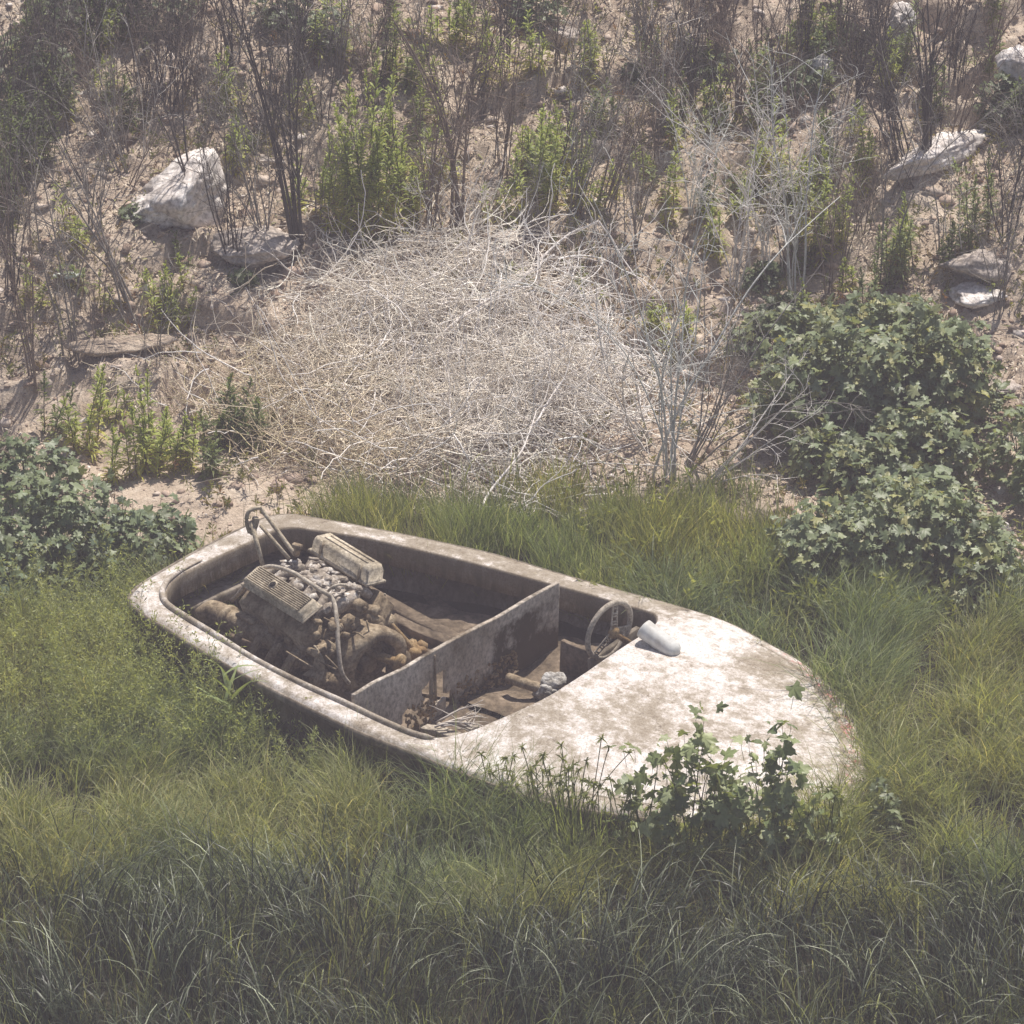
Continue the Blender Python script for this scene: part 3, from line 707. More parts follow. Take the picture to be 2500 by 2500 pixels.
# bell housing arch at the front of the engine, with a recessed face
ar = []
ao = np.linspace(-.15 * PI, 1.15 * PI, 30)
cy, cz = .03, -.06
secs = []
for a_ in ao:
    c, s = math.cos(a_), math.sin(a_)
    secs.append([[.30, cy + .145*c, cz + .155*s], [.30, cy + .205*c, cz + .215*s], [.44, cy + .215*c, cz + .225*s], [.47, cy + .20*c, cz + .21*s], [.475, cy + .155*c, cz + .165*s], [.455, cy + .140*c, cz + .15*s]])
S_ = np.array(secs); S_ = S_ + 0.010 * fbm(S_ * 9, 3, 6)[..., None]
ii = np.arange(30 * 6).reshape(30, 6)
Fa = [np.stack([ii[:-1], np.roll(ii, -1, 1)[:-1], np.roll(ii, -1, 1)[1:], ii[1:]], -1).reshape(-1, 4)[:, ::-1], ii[:1], ii[-1:, ::-1]]
ar.append((S_.reshape(-1, 3), Fa))
ar.append(bxs(.31, cy, cz - .02, .03, .30, .30, .25)); ar.append(bxs(.36, cy + .02, cz - .03, .08, .10, .12, .25))
ar.append(bxs(.40, cy - .23, -.22, .10, .12, .34, .2)); ar.append(bxs(.40, cy + .22, -.22, .10, .12, .30, .2))
v_, f_, _ = join(ar); mk('bell_housing', *el((v_, f_)), M['rust'], engine)
# pulleys and brackets at the front of the bank (mass of small parts)
fr_ = []
for (x, y_, z_, rad, ln) in [(.33, -.05, .17, .055, .05), (.34, .13, .12, .045, .05), (.33, -.21, .07, .05, .06), (.36, -.27, -.08, .06, .07), (.33, .02, .26, .035, .06)]:
    fr_.append(tubes(np.array([[x - ln/2, y_, z_], [x + ln/2, y_, z_]])[None], rad, 14)); fr_.append(tubes(np.array([[x + ln/2, y_, z_], [x + ln/2 + .012, y_, z_]])[None], rad * .4, 10))
for k in range(40):
    fr_.append(bit((r_.uniform(.26, .38), r_.uniform(-.32, .25), r_.uniform(-.2, .26)), r_.uniform(.012, .04, 3), int(r_.integers(1e6))))
for k in range(14):
    a0 = np.array([r_.uniform(.26, .4), r_.uniform(-.3, .25), r_.uniform(-.1, .25)]); a1 = a0 + r_.normal(0, .07, 3); a2 = a1 + r_.normal(0, .06, 3)
    fr_.append(tube([a0, a1, a2], .005, 5, 4))
v_, f_, _ = join(fr_); mk('pulley_gear', *el((v_, f_)), M['rust'], engine, smooth=False)
# output shaft with coupling, linkage strut
v_, f_, _ = join([tube([bz(895, 1592, .46), bz(985, 1622, .44)], .026, 10, 1), tube([bz(971, 1616, .445), bz(979, 1620, .443)], .05, 12, 1)])
mk('drive_shaft', v_, f_, M['rust_orange'], engine)
v_, f_, _ = join([tube([bz(915, 1478, .58), bz(960, 1530, .48), bz(1012, 1590, .34)], [.018, .016, .02], 8, 4)] +
                 [clump(bz(1010 + r_.uniform(-18, 22), 1585 + r_.uniform(-12, 14), .34), r_.uniform(.015, .04, 3), int(r_.integers(1e6)), 2, .3) for _ in range(14)])
mk('linkage_rod', v_, f_, M['rust_orange'], engine)
v_, f_ = beam(bz(955, 1515, .42), bz(1095, 1572, .34), .085, .05, s=14)
mk('engine_bearer', v_, f_, M['mud'], boat)
# lifting frame: three rusty rods meeting at a shackle above the engine
ap = bz(622, 1262, .98)
fr3 = [tube([bz(643, 1386, .74), ap + [-.02, -.01, -.02]], .013, 8, 1), tube([bz(706, 1364, .80), ap + [.03, 0, -.05]], .011, 8, 1),
       tube([bz(720, 1354, .82), ap + [.05, .03, .01], ap + [.02, .02, .045], ap + [-.03, 0, .035], ap + [-.045, -.01, -.02], ap + [-.03, -.01, -.09]], .012, 8, 5)]
fr3.append(beam(ap + [-.02, -.01, -.10], ap + [.0, 0, .0], .035, .03))
v_, f_, _ = join(fr3); mk('lifting_frame', v_, f_, M['cover'], engine)
v_, f_ = tube([bz(566, 1466, .52), bz(588, 1444, .62), bz(612, 1412, .74), bz(632, 1392, .80), bz(665, 1383, .84), bz(715, 1398, .85), bz(783, 1441, .84), bz(812, 1463, .80), bz(822, 1510, .74), bz(826, 1580, .62), bz(834, 1640, .50), bz(852, 1668, .42)], .0125, 8)
mk('hose', v_, f_, M['hose'], engine)
v_, f_ = tube([bz(796, 1490, .62), bz(798, 1450, .78), bz(818, 1430, .84), bz(845, 1430, .80), bz(870, 1455, .70)], .008, 7)
mk('hose', v_, f_, M['hose'], engine)
v_, f_ = tube([bz(940, 1450, .62), bz(933, 1472, .55), bz(918, 1486, .5)], .006, 6)
mk('hose', v_, f_, M['hose'], engine)
v_, f_, _ = join([beam(bz(724, 1352, .84), bz(730, 1335, .92), .03, .03), beam(bz(716, 1328, .93), bz(738, 1334, .93), .03, .025)])
mk('breather_pipe', v_, f_, M['rust'], engine)
# torn bracket standing by the near stringer
bp_ = [bz(768, 1575, .60), bz(780, 1605, .54), bz(776, 1635, .46), bz(762, 1655, .42)]
Pk = catmull(bp_, 5, False); wk = np.interp(np.linspace(0, 1, len(Pk)), [0, .4, 1], [.004, .03, .06])
v_, f_ = ribbons(Pk[None], wk[None], np.array([AX])[None])
tb = mk('torn_bracket', v_, f_, M['cover'], boat); so = tb.modifiers.new('t', 'SOLIDIFY'); so.thickness = .006

# ================================================================== helpers for naming by place
LAND = []      # (u, v, phrase) of things a reader can find
NAMED = []     # (object, look phrase, tail)
def spot(p):
    u, v = proj(p); return float(u), float(v)
def near_phrase(u, v, own=None):
    best = min((l for l in LAND if l[2] != own), key=lambda l: ((l[0]-u)) ** 2 + ((l[1]-v)) ** 2)
    du, dv = u - best[0], v - best[1]
    if abs(du) < 45 and abs(dv) < 45: d = 'beside'
    elif abs(du) > abs(dv) * 1.6: d = 'right of' if du > 0 else 'left of'
    elif abs(dv) > abs(du) * 1.6: d = 'below' if dv > 0 else 'up behind'
    else: d = ('below and ' if dv > 0 else 'above and ') + ('right of' if du > 0 else 'left of')
    return d + ' ' + best[2]
def finish_labels():
    groups = {}
    for o, look, p in NAMED:
        u, v = spot(p)
        lab = look + ' ' + near_phrase(u, v, look)
        groups.setdefault(lab, []).append((u, o))
    W_ = ['first', 'second', 'third', 'fourth', 'fifth', 'sixth', 'seventh', 'eighth', 'ninth', 'tenth', 'eleventh', 'twelfth']
    for lab, L in groups.items():
        L.sort(key=lambda t: t[0])
        for i, (u, o) in enumerate(L):
            o['label'] = lab if len(L) == 1 else lab + ', ' + (W_[i] if i < 12 else 'last') + ' from left'

# ================================================================== rocks
ROCKS = [  # u, v (centre, 1932 units), half sizes m, seed, mat, phrase, category, yaw
 (345, 385, (.30, .30, .25), 3, 'rock', 'tall white boulder split by a crack behind dark stems', 0.2),
 (280, 405, (.18, .2, .12), 8, 'rock', 'low white boulder leaning on the tall split boulder', 0.1),
 (465, 480, (.27, .20, .09), 5, 'rock_grey', 'wide broken pale rock half buried beside dead stalks', 0.3),
 (1772, 300, (.40, .13, .11), 17, 'rock', 'long slanted pale slab lying on the upper bank', 0.72),
 (1925, 175, (.17, .15, .19), 29, 'rock', 'big white boulder cut by the right edge', 0.0),
 (1838, 515, (.19, .15, .11), 31, 'rock_grey', 'tan flat topped rock under thin grey twigs', -0.1),
 (1848, 565, (.16, .12, .06), 37, 'rock', 'white rock just under the tan flat topped rock', -0.2),
 (1552, 150, (.09, .07, .10), 41, 'rock', 'small white rock among upright dry stems', 0.0),
 (1695, 75, (.10, .08, .16), 43, 'rock', 'white rock high on the bank behind dark poles', 0.3),
 (1118, 292, (.085, .07, .08), 47, 'rock_grey', 'grey dome shaped stone behind crossed sticks', 0.0),
 (165, 187, (.06, .05, .04), 51, 'rock', 'small white wedge stone in the dark undergrowth', 0.4),
 (490, 305, (.09, .06, .03), 53, 'rock_grey', 'flat brown slab above the tall split boulder', 0.0),
 (1890, 1003, (.06, .055, .055), 57, 'rock', 'round pale stone on bare earth beside the big leafy bush', 0.0),
 (240, 655, (.30, .10, .06), 59, 'soil', 'dark undercut ledge stone on the bare bank', 0.15),
 (960, 500, (.12, .10, .06), 63, 'rock_grey', 'brown stone at the upper rim of the dead bush', 0.0),
 (1060, 555, (.10, .08, .05), 67, 'rock_grey', 'dark stone showing through the dead bush', 0.3),
 (1050, 70, (.12, .09, .06), 71, 'rock_grey', 'shadowed brown stone at the top of the bank', 0.0),
 (960, 455, (.11, .08, .05), 77, 'rock_grey', 'flat pinkish ledge stone below the green weeds', 0.0),
 (1800, 895, (.10, .08, .05), 83, 'rock_grey', 'brown rock behind the lobed leaf bush', 0.2),
 (1880, 735, (.12, .09, .04), 89, 'rock_grey', 'pinkish slab on bare soil near the right edge', 0.0),
 (310, 1052, (.20, .08, .05), 97, 'mud', 'brown driftwood like log behind the transom', 0.15),
 (1460, 620, (.07, .06, .05), 99, 'rock_grey', 'dark little stone under the pale standing shrub', 0.0),
]
for (u, v, s_, sd_, mt_, ph, yw) in ROCKS:
    p = g19(u, v); v_, f_ = boulder(s_, sd_, 5, 11, .13, .02)
    v_ = v_ @ rot('z', yw).T
    if 'tall split' in ph or 'tall white boulder' in ph: v_[:, 0] = v_[:, 0] * (1 - .55 * sst(v_[:, 2], -.05, .22)) + .10 * sst(v_[:, 2], -.1, .22)
    if 'slanted slab' in ph: v_ = v_ @ rot('z', -yw).T @ rot('y', -.27).T @ rot('z', yw).T
    # u,v is the middle of what one sees: the base stands a little nearer
    b = p + np.array([0, -.10 * s_[2], -.30 * s_[2]]); b[2] = G(b[0], b[1]) + s_[2] * .45
    base = np.array([b[0], b[1], G(b[0], b[1])])
    nm = 'log' if 'log' in ph else ('boulder' if max(s_) > .15 else 'stone')
    o = mk(nm, v_ + b, f_, M[mt_], base=base, smooth=True)
    tag(o, ph, 'log' if nm == 'log' else 'rock', None if nm == 'log' else 'rocks on the bank')
LAND += [(345*K, 375*K, 'the tall split boulder'), (470*K, 478*K, 'the wide broken rock'), (1780*K, 290*K, 'the slanted slab'), (1838*K, 520*K, 'the tan flat rock'),
         (1118*K, 292*K, 'the grey domed stone'), (1552*K, 150*K, 'the small white rock'), (1920*K, 175*K, 'the right edge boulder'), (165*K, 187*K, 'the white wedge stone'),
         (240*K, 655*K, 'the undercut ledge stone'), (1050*K, 70*K, 'the shadowed top stone')]
# pale litter scrap
v_, f_ = boulder((.085, .03, .02), 5, 3, 8, .1, .05); p = g19(125, 527) + np.array([0, 0, .02])
M['scrap'] = grime('pale_plastic', [(.55, .60, .58), (.70, .74, .72)], 8, .5, .1)
tag(mk('plastic_scrap', v_ @ rot('z', .2).T + p, f_, M['scrap'], base=p), 'pale teal white scrap lying on bare soil', 'litter')

# loose stones and clods on the bank
def scatter_uv(n, seed, u0=-500, u1=3000, y0=-8.4, y1=7.0, xr=4.6):
    r = np.random.default_rng(seed)
    x = r.uniform(-xr, xr, n); y = r.uniform(y0, y1, n)
    return x, y, r
x, y, r_ = scatter_uv(26000, 2, y0=-1.5, y1=7.0)
z = GF(x, y); P = np.stack([x, y, z], -1); u, v = proj(P)
ok = (v < grass_edge(u) + 10); P = P[ok]; n_ = len(P)
sz = 0.005 + 0.040 * r_.random(n_) ** 9 + .007 * r_.random(n_) ** 2; pv0, pf0 = ICO[1]
jit = 1 + .38 * r_.normal(size=(n_, len(pv0), 1)).clip(-1.4, 1.4) * 1.1
an = r_.uniform(0, 2*PI, n_); c, s = np.cos(an), np.sin(an)
q = pv0[None] * jit * np.stack([sz * r_.uniform(.8, 1.7, n_), sz, sz * r_.uniform(.35, .8, n_)], -1)[:, None]
q = np.stack([q[..., 0]*c[:, None] - q[..., 1]*s[:, None], q[..., 0]*s[:, None] + q[..., 1]*c[:, None], q[..., 2]], -1) + P[:, None]
base_c = np.array([[.40, .31, .25], [.50, .42, .36], [.30, .22, .17], [.60, .54, .50], [.22, .165, .13]])
col = base_c[r_.choice(5, n_, p=[.38, .2, .25, .05, .12])] * r_.uniform(.8, 1.2, (n_, 1))
F = (pf0[None] + (np.arange(n_) * len(pv0))[:, None, None]).reshape(-1, 3)
tag(mk('gravel', q.reshape(-1, 3), F, M['pebble'], col=np.repeat(col, len(pv0), 0), smooth=False), 'loose stones and clods strewn over the bank', kind='stuff')
# dry leaf and straw litter
x, y, r_ = scatter_uv(85000, 5, y0=-1.5, y1=7.0)
z = GF(x, y) + .006; P = np.stack([x, y, z], -1); u, v = proj(P); ok = (v < grass_edge(u) + 40) & (fbm(P * 1.3, 2, 8) > -.45); P = P[ok]; n_ = len(P)
L = r_.uniform(.01, .05, n_) * np.where(r_.random(n_) < .25, 2.6, 1); ph = r_.uniform(0, 2*PI, n_); d = np.stack([np.cos(ph), np.sin(ph), r_.normal(0, .35, n_) + .25], -1)
Pk = P[:, None] + d[:, None] * (np.linspace(-.5, .5, 3)[None, :, None] * L[:, None, None]); Pk[:, 1, 2] += .008
sd2 = nrm(np.cross(d, np.array([0, 0, 1.]) + r_.normal(0, .4, (n_, 3))))[:, None]
v_, f_ = ribbons(Pk, np.stack([np.full(n_, .001), r_.uniform(.0015, .007, n_), np.full(n_, .001)], 1), sd2)
cc = np.array([[.50, .42, .32], [.26, .20, .14], [.66, .58, .47], [.13, .10, .07], [.24, .24, .10]])[r_.choice(5, n_, p=[.25, .22, .25, .16, .12])]
tag(mk('leaf_litter', v_, f_, M['pebble'], col=np.repeat(cc, 6, 0), smooth=False), 'dry leaf and straw litter on the bank', kind='stuff')

# ================================================================== grass
inside_poly = O[::4, :2]
def inside(x, y, grow=1.0):
    c = inside_poly.mean(0); poly = c + (inside_poly - c) * grow
    r = np.zeros(len(x), bool); j = len(poly) - 1
    for i in range(len(poly)):
        xi, yi = poly[i]; xj, yj = poly[j]
        cnd = ((yi > y) != (yj > y)) & (x < (xj - xi) * (y - yi) / (yj - yi + 1e-12) + xi)
        r ^= cnd; j = i
    return r
def blades(P, az, l0, l1, L, wd, k, col, seed, droop=1.3, tipw=.08, curl=.35):
    r = np.random.default_rng(seed); n = len(P)
    j = np.arange(k) / (k - 1)
    th = l0[:, None] + (l1 - l0)[:, None] * j[None] ** droop
    azj = az[:, None] + (r.normal(0, curl, n))[:, None] * j[None]
    st = np.stack([np.sin(th) * np.cos(azj), np.sin(th) * np.sin(azj), np.cos(th)], -1) * (L / (k - 1))[:, None, None]
    Q = P[:, None] + np.concatenate([np.zeros((n, 1, 3)), np.cumsum(st[:, :-1], 1)], 1)
    tw = az + PI / 2 + r.normal(0, .7, n)
    side = np.stack([np.cos(tw), np.sin(tw), r.normal(0, .25, n)], -1)
    prof = np.interp(j, [0, .35, 1], [.75, 1, tipw])
    v, f = ribbons(Q, wd[:, None] * prof[None] / 2, nrm(side)[:, None])
    return v, f, np.repeat(col, 2 * k, 0)
def pal(cols, n, r, jit=.15, w=None):
    c = np.array(cols); i = r.choice(len(c), n, p=w); c2 = c[i] * .65 + c[r.choice(len(c), n, p=w)] * .35
    return c2 * (1 + r.normal(0, jit, (n, 1))).clip(.5, 1.7)
def frame_ok(P, h=.5, mu=1000):
    u, v = proj(P); return (u > -mu) & (u < 2500 + mu) & (v < 2500 + 260) & (v > -200)
# (a) fine matted grass over the whole flat
n0 = 560000
x, y, r_ = scatter_uv(n0, 7, y0=-8.3, y1=1.6, xr=5.4)
P = np.stack([x, y, G(x, y) - .005], -1); u, v = proj(P)
e = v - grass_edge(u) + 50 * fbm(P * np.array([2.2, 2.2, 0]), 3, 4)
reedz = sst(v + 90 * fbm(P * np.array([1.3, 1.3, 0]), 2, 61) - np.interp(u, [0, 500, 1000, 1700, 2500], [2140, 2210, 2250, 2250, 2280]), -60, 140)
fineclump = sst(fbm(P * np.array([3.6, 3.6, 0]), 3, 33), -.45, .25)
keep = (e > 0) & frame_ok(P) & ~inside(x, y, .96) & (r_.random(n0) < (.10 + .90 * fineclump) * (1 - .85 * reedz)) & (r_.random(n0) < .35 + .65 * sst(e, 0, 60))
P = P[keep]; u = u[keep]; v = v[keep]; e = e[keep]; reedz_ = reedz[keep]; n_ = len(P)
behind = (v < 1500) & (u > 800)
fx = fbm(P * np.array([.9, .9, 0]), 2, 40); fy = fbm(P * np.array([.9, .9, 0]) + 50, 2, 43)
az = np.arctan2(fy, fx) * 1.0 + r_.normal(0, 1.5, n_)
hfld = .45 + .8 * fbm(P * np.array([3.6, 3.6, 0]), 3, 33)
# it stands taller along the near side of the hull, where nothing tramples it
qa = (P[:, 0] - bo[0]) * bdir[0] + (P[:, 1] - bo[1]) * bdir[1]; qb = -(P[:, 0] - bo[0]) * bdir[1] + (P[:, 1] - bo[1]) * bdir[0]
near_hull = np.interp(qa, [-2.4, -.6, .4, 1.2], [-.1, -.5, .6, 1.25]) * (1 - sst((qa / 2.7) ** 2 + (qb / 1.7) ** 2, .6, 1.5)) * sst(v, 1350, 1600)
L = (.14 + .26 * np.clip(hfld, 0, 1.3)) * r_.uniform(.6, 1.3, n_) * np.where(behind, 1.05, 1.0) * (.55 + .45 * sst(e, 0, 120)) * (1 + .35 * near_hull)
l0 = np.abs(r_.normal(.25, .2, n_)); l1 = np.where(behind, r_.uniform(.3, 1.3, n_), r_.uniform(.9, 2.3, n_))
wd = r_.uniform(.0032, .0075, n_)
g1 = [(.31, .345, .145), (.20, .24, .10), (.46, .47, .24), (.11, .14, .06), (.64, .58, .41)]
c1 = pal(g1, n_, r_, .18, [.30, .30, .18, .16, .06])
bl = sst(fbm(P * np.array([1.2, 1.2, 0]), 2, 91), -.3, .5)[:, None]
c1 = c1 * (1 - bl) * np.array([.78, .88, .90]) + c1 * bl * np.array([1.15, 1.10, .95])
c1 = c1 * (1 - .55 * reedz_[:, None])   # shade at the front painted into the blade colour
v_, f_, c_ = blades(P, az, l0, l1, L, wd, 6, c1, 71, curl=1.1)
tag(mk('grass', v_, f_, M['grass'], col=c_), 'fine matted olive green grass round the boat', kind='stuff')
# (b) long arching blades at the front, glossy, painted dark as shade, pale as glints
n0 = 68000
x, y, r_ = scatter_uv(n0, 17, y0=-8.3, y1=-3.0, xr=5.4)
P = np.stack([x, y, G(x, y)], -1); u, v = proj(P)
rz = sst(v + 90 * fbm(P * np.array([1.3, 1.3, 0]), 2, 61) - np.interp(u, [0, 500, 1000, 1700, 2500], [2140, 2210, 2250, 2250, 2280]), -110, 90)
tus = sst(fbm(P * np.array([4.5, 4.5, 0]), 2, 19), -.35, .35)
keep = (r_.random(n0) < rz * (.12 + .88 * tus)) & frame_ok(P)
P = P[keep]; n_ = len(P)
fx = fbm(P * np.array([3.2, 3.2, 0]), 2, 140); fy = fbm(P * np.array([3.2, 3.2, 0]) + 50, 2, 143)
az = np.arctan2(fy, fx) + r_.normal(0, .7, n_)
c1 = pal([(.032, .046, .024), (.055, .072, .036), (.018, .026, .015), (.48, .52, .36)], n_, r_, .2, [.38, .27, .24, .11])
v_, f_, c_ = blades(P, az, np.abs(r_.normal(.15, .12, n_)), r_.uniform(1.2, 2.7, n_), r_.uniform(.25, .66, n_), r_.uniform(.005, .012, n_), 8, c1, 72, 1.7)
tag(mk('reed_grass', v_, f_, M['reed'], col=c_), 'long arching grass blades along the bottom, coloured dark for shade', kind='stuff')
# (c) scattered taller stems and arching blades everywhere in the grass
n0 = 20500
x, y, r_ = scatter_uv(n0, 27, y0=-7, y1=1.4, xr=5.4)
P = np.stack([x, y, G(x, y)], -1); u, v = proj(P)
keep = (v > grass_edge(u) + 15) & frame_ok(P) & ~inside(x, y, 1.0) & (r_.random(n0) < .35 + .65 * sst(fbm(P * np.array([2, 2, 0]), 2, 87), -.2, .5))
P = P[keep]; n_ = len(P)
c1 = pal([(.26, .30, .13), (.38, .40, .22), (.18, .22, .09), (.58, .55, .40)], n_, r_, .15, [.4, .3, .22, .08])
v_, f_, c_ = blades(P, r_.uniform(0, 2*PI, n_), np.abs(r_.normal(.1, .12, n_)), r_.uniform(.3, 2.0, n_), r_.uniform(.24, .50, n_), r_.uniform(.004, .009, n_), 7, c1, 73, 1.8)
tag(mk('tall_grass', v_, f_, M['grass'], col=c_), 'scattered taller blades and seed stems above the turf', kind='stuff')
# (d) feathery yellow-green weeds round the stern corner
def sprays(P, H, r, nl=46, leaf=.016, cols=((.22, .24, .07),), lean=.35, wl_=.0035):
    n = len(P); az = r.uniform(0, 2*PI, n); l = r.uniform(0, lean, n)
    k = 7; j = np.linspace(0, 1, k)
    th = l[:, None] + j[None] * r.uniform(.0, .7, n)[:, None]
    st = np.stack([np.sin(th)*np.cos(az)[:, None], np.sin(th)*np.sin(az)[:, None], np.cos(th)], -1) * (H / (k-1))[:, None, None]
    Q = P[:, None] + np.concatenate([np.zeros((n, 1, 3)), np.cumsum(st[:, :-1], 1)], 1)
    side = np.stack([-np.sin(az), np.cos(az), 0*az], -1)[:, None]
    cs_ = pal(cols, n, r, .12)
    v1, f1 = ribbons(Q, np.broadcast_to(np.linspace(.0018, .0008, k), (n, k)), side); C1 = np.repeat(cs_ * .9, 2*k, 0)
    # side sprigs carrying leaflets
    m = nl; t = r.uniform(.25, 1, (n, m)); fi = t * (k - 1); i0 = np.clip(fi.astype(int), 0, k-2); fr = (fi - i0)[..., None]
    B = np.take_along_axis(Q, i0[..., None], 1) * (1 - fr) + np.take_along_axis(Q, i0[..., None] + 1, 1) * fr
    d = r.normal(size=(n, m, 3)); d[..., 2] = np.abs(d[..., 2]) * .8 + .3; d = nrm(d)
    off = r.uniform(0, 1, (n, m, 1)) ** .7 * (.09 * (1.15 - t))[..., None] * (H[:, None, None] / .45)
    C0 = B + d * off; d2 = nrm(d + r.normal(0, .6, (n, m, 3)))
    lf = leaf * r.uniform(.5, 1.4, (n, m, 1))
    Pk = np.stack([C0, C0 + d2 * lf * .5, C0 + d2 * lf], 2).reshape(n*m, 3, 3)
    sdv = nrm(np.cross(d2, r.normal(size=(n, m, 3)))).reshape(n*m, 1, 3)
    v2, f2 = ribbons(Pk, np.broadcast_to(np.array([.15, 1, .1]) * wl_, (n*m, 3)), sdv)
    C2 = np.repeat(np.repeat(cs_, m, 0) * r.uniform(.75, 1.3, (n*m, 1)), 6, 0)
    # every third leaflet gets a visible sprig
    sel = r.random((n, m)) < .35
    a, b = B[sel], C0[sel]; sd3 = nrm(np.cross(b - a + 1e-6, np.array([0, 1., .3])))
    v3, f3 = ribbons(np.stack([a, b], 1), np.full((len(a), 2), .0009), sd3[:, None]); C3 = np.full((len(v3), 3), .9) * np.array(cols[0])
    return join([(v1, f1, C1), (v2, f2, C2), (v3, f3, C3)])
r_ = np.random.default_rng(37)
x = r_.uniform(-4.0, -.3, 16000); y = r_.uniform(-5.2, -.8, 16000)
P = np.stack([x, y, G(x, y)], -1); u, v = proj(P)
dens = np.interp(u, [-200, 0, 250, 520, 800, 1050, 1200], [.35, .5, 1, .9, .55, .25, 0]) * sst(v, 1500, 1640) * (1 - sst(v, 1800, 1980))
keep = (r_.random(len(P)) < dens * .24) & ~inside(x, y, 1.0); P = P[keep]; u = u[keep]
H = r_.uniform(.28, .52, len(P)) * np.interp(u, [0, 300, 480, 600, 1000], [1.2, 1.45, 1.2, .85, .75])
v_, f_, c_ = sprays(P, H, r_, 56, .020, ((.34, .38, .16), (.26, .30, .12), (.44, .46, .22)), .4, .0036)
tag(mk('feathery_weeds', v_, f_, M['weed'], col=c_), 'feathery yellow green weeds crowding the stern corner', kind='stuff')
# broader leafy weeds mixed in the grass beyond the boat on the right
x = r_.uniform(.3, 4.0, 9000); y = r_.uniform(-5, -.2, 9000)
P = np.stack([x, y, G(x, y)], -1); u, v = proj(P)
dens = np.where((v > 1280) & (v < 1980) & (u > 1250), .07, 0) * sst(fbm(P * np.array([1.5, 1.5, 0]), 2, 77), -.1, .4)
keep = (r_.random(len(P)) < dens) & ~inside(x, y, 1.02); P = P[keep]
v_, f_, c_ = sprays(P, r_.uniform(.25, .45, len(P)), r_, 26, .05, ((.25, .28, .09), (.29, .31, .11), (.18, .21, .07)), .4, .0065)
tag(mk('grass_weeds', v_, f_, M['weed'], col=c_), 'leafy low weeds growing through the grass beside the bow', kind='stuff')
# sprigs on the bank floor
x, y, r_ = scatter_uv(5200, 47, y0=-1, y1=6.5)
P = np.stack([x, y, G(x, y)], -1); u, v = proj(P)
keep = (v < grass_edge(u) + 20) & (fbm(P * np.array([1.4, 1.4, 0]), 2, 53) > -.05) & frame_ok(P); P = P[keep]
v_, f_, c_ = sprays(P, r_.uniform(.05, .16, len(P)), r_, 14, .03, ((.17, .19, .05), (.25, .25, .08), (.12, .14, .05), (.22, .12, .06)), .5, .005)
tag(mk('ground_sprigs', v_, f_, M['weed'], col=c_), 'small green and reddish sprigs dotted over the bank', kind='stuff')

# ================================================================== tangled dead bush (tumbleweed heap)
def curvy(B, d, L, k, r, wob=.5, up=0.0, bend=None):
    """random-walk polylines from B (n,3) along d with length L."""
    n = len(B); D = nrm(d); pts = [B]; b = r.normal(0, wob, (n, 3)) if bend is None else bend
    for j in range(k - 1):
        D = nrm(D + b / (k - 1) + r.normal(0, wob * .35, (n, 3)) / math.sqrt(k) + np.array([0, 0, up]) / (k - 1))
        pts.append(pts[-1] + D * (L / (k - 1))[:, None])
    return np.stack(pts, 1)
r_ = np.random.default_rng(91)
tc_ = g19(805, 755); AXL, BYL, HZL = 1.30, 1.12, .34
def dome(r, n, lo=.55, hi=1.0):
    d = nrm(r.normal(size=(n, 3))); d[:, 2] = np.abs(d[:, 2]); f = r.uniform(lo, hi, n)[:, None]
    lump = 1 + .42 * fbm(d * 3.0, 3, 14)[:, None] + .12 * np.abs(r.normal(0, 1, (n, 1))) * (r.random((n, 1)) < .2)
    p = d * f * lump * np.array([AXL, BYL, 1]); x_ = tc_[0] + p[:, 0]; y_ = tc_[1] + p[:, 1]
    # lopsided: thicker on the right, low and ragged at the left
    hh = HZL * (1 + .30 * p[:, 0] / AXL)
    return np.stack([x_, y_, G(x_, y_) + .015 + p[:, 2] * hh], -1), d
bush = empty('dead_bush', [tc_[0], tc_[1], G(tc_[0], tc_[1])], 'huge pale tangled heap of dead brush lying behind the boat', 'dead bush')
n_ = 5800
B, dn = dome(r_, n_); az = r_.normal(0, .75, n_) + r_.choice([0, PI], n_)
d = np.stack([np.cos(az), np.sin(az) * .8, r_.normal(0, .22, n_)], -1); d = nrm(d - .6 * dn * (d * dn).sum(1, keepdims=True))
L = r_.uniform(.12, .55, n_) * np.where(r_.random(n_) < .1, 1.5, 1)
Pk = curvy(B, d, L, 7, r_, 1.5)
gz = G(Pk[..., 0], Pk[..., 1]) + .004; Pk[..., 2] = np.maximum(Pk[..., 2], gz)
rad = r_.uniform(.0019, .0041, n_)[:, None] * np.linspace(1, .55, 7)[None]
left = sst((tc_[0] - .1 - B[:, 0]) + .7 * (tc_[1] - B[:, 1]) + .35 * fbm(B * 2, 2, 7), -.2, 1.3)[:, None]
pale = pal([(.86, .80, .71), (.91, .87, .80), (.78, .70, .60)], n_, r_, .05).clip(0, .92); brown = pal([(.76, .65, .49), (.70, .57, .42), (.82, .73, .60), (.56, .48, .28)], n_, r_, .10).clip(0, .88)
cc = pale * (1 - left) + brown * left
v_, f_ = tubes(Pk, rad, 3, False)
tag(mk('fine_twigs', v_, f_, M['straw'], bush, col=np.repeat(cc, 21, 0)))
n_ = 900
B, dn = dome(r_, n_, .5, 1.0); B = B + np.array([.25, 0, .02]); az = r_.normal(0, .8, n_) + r_.choice([0, PI], n_)
d = nrm(np.stack([np.cos(az), np.sin(az), r_.normal(0, .25, n_)], -1))
Pk = curvy(B, d, r_.uniform(.25, .85, n_), 12, r_, 1.9)
Pk[..., 2] = np.maximum(Pk[..., 2], G(Pk[..., 0], Pk[..., 1]) + .02)
v_, f_ = tubes(Pk, r_.uniform(.0026, .0056, n_)[:, None] * np.linspace(1, .5, 12)[None], 4, False)
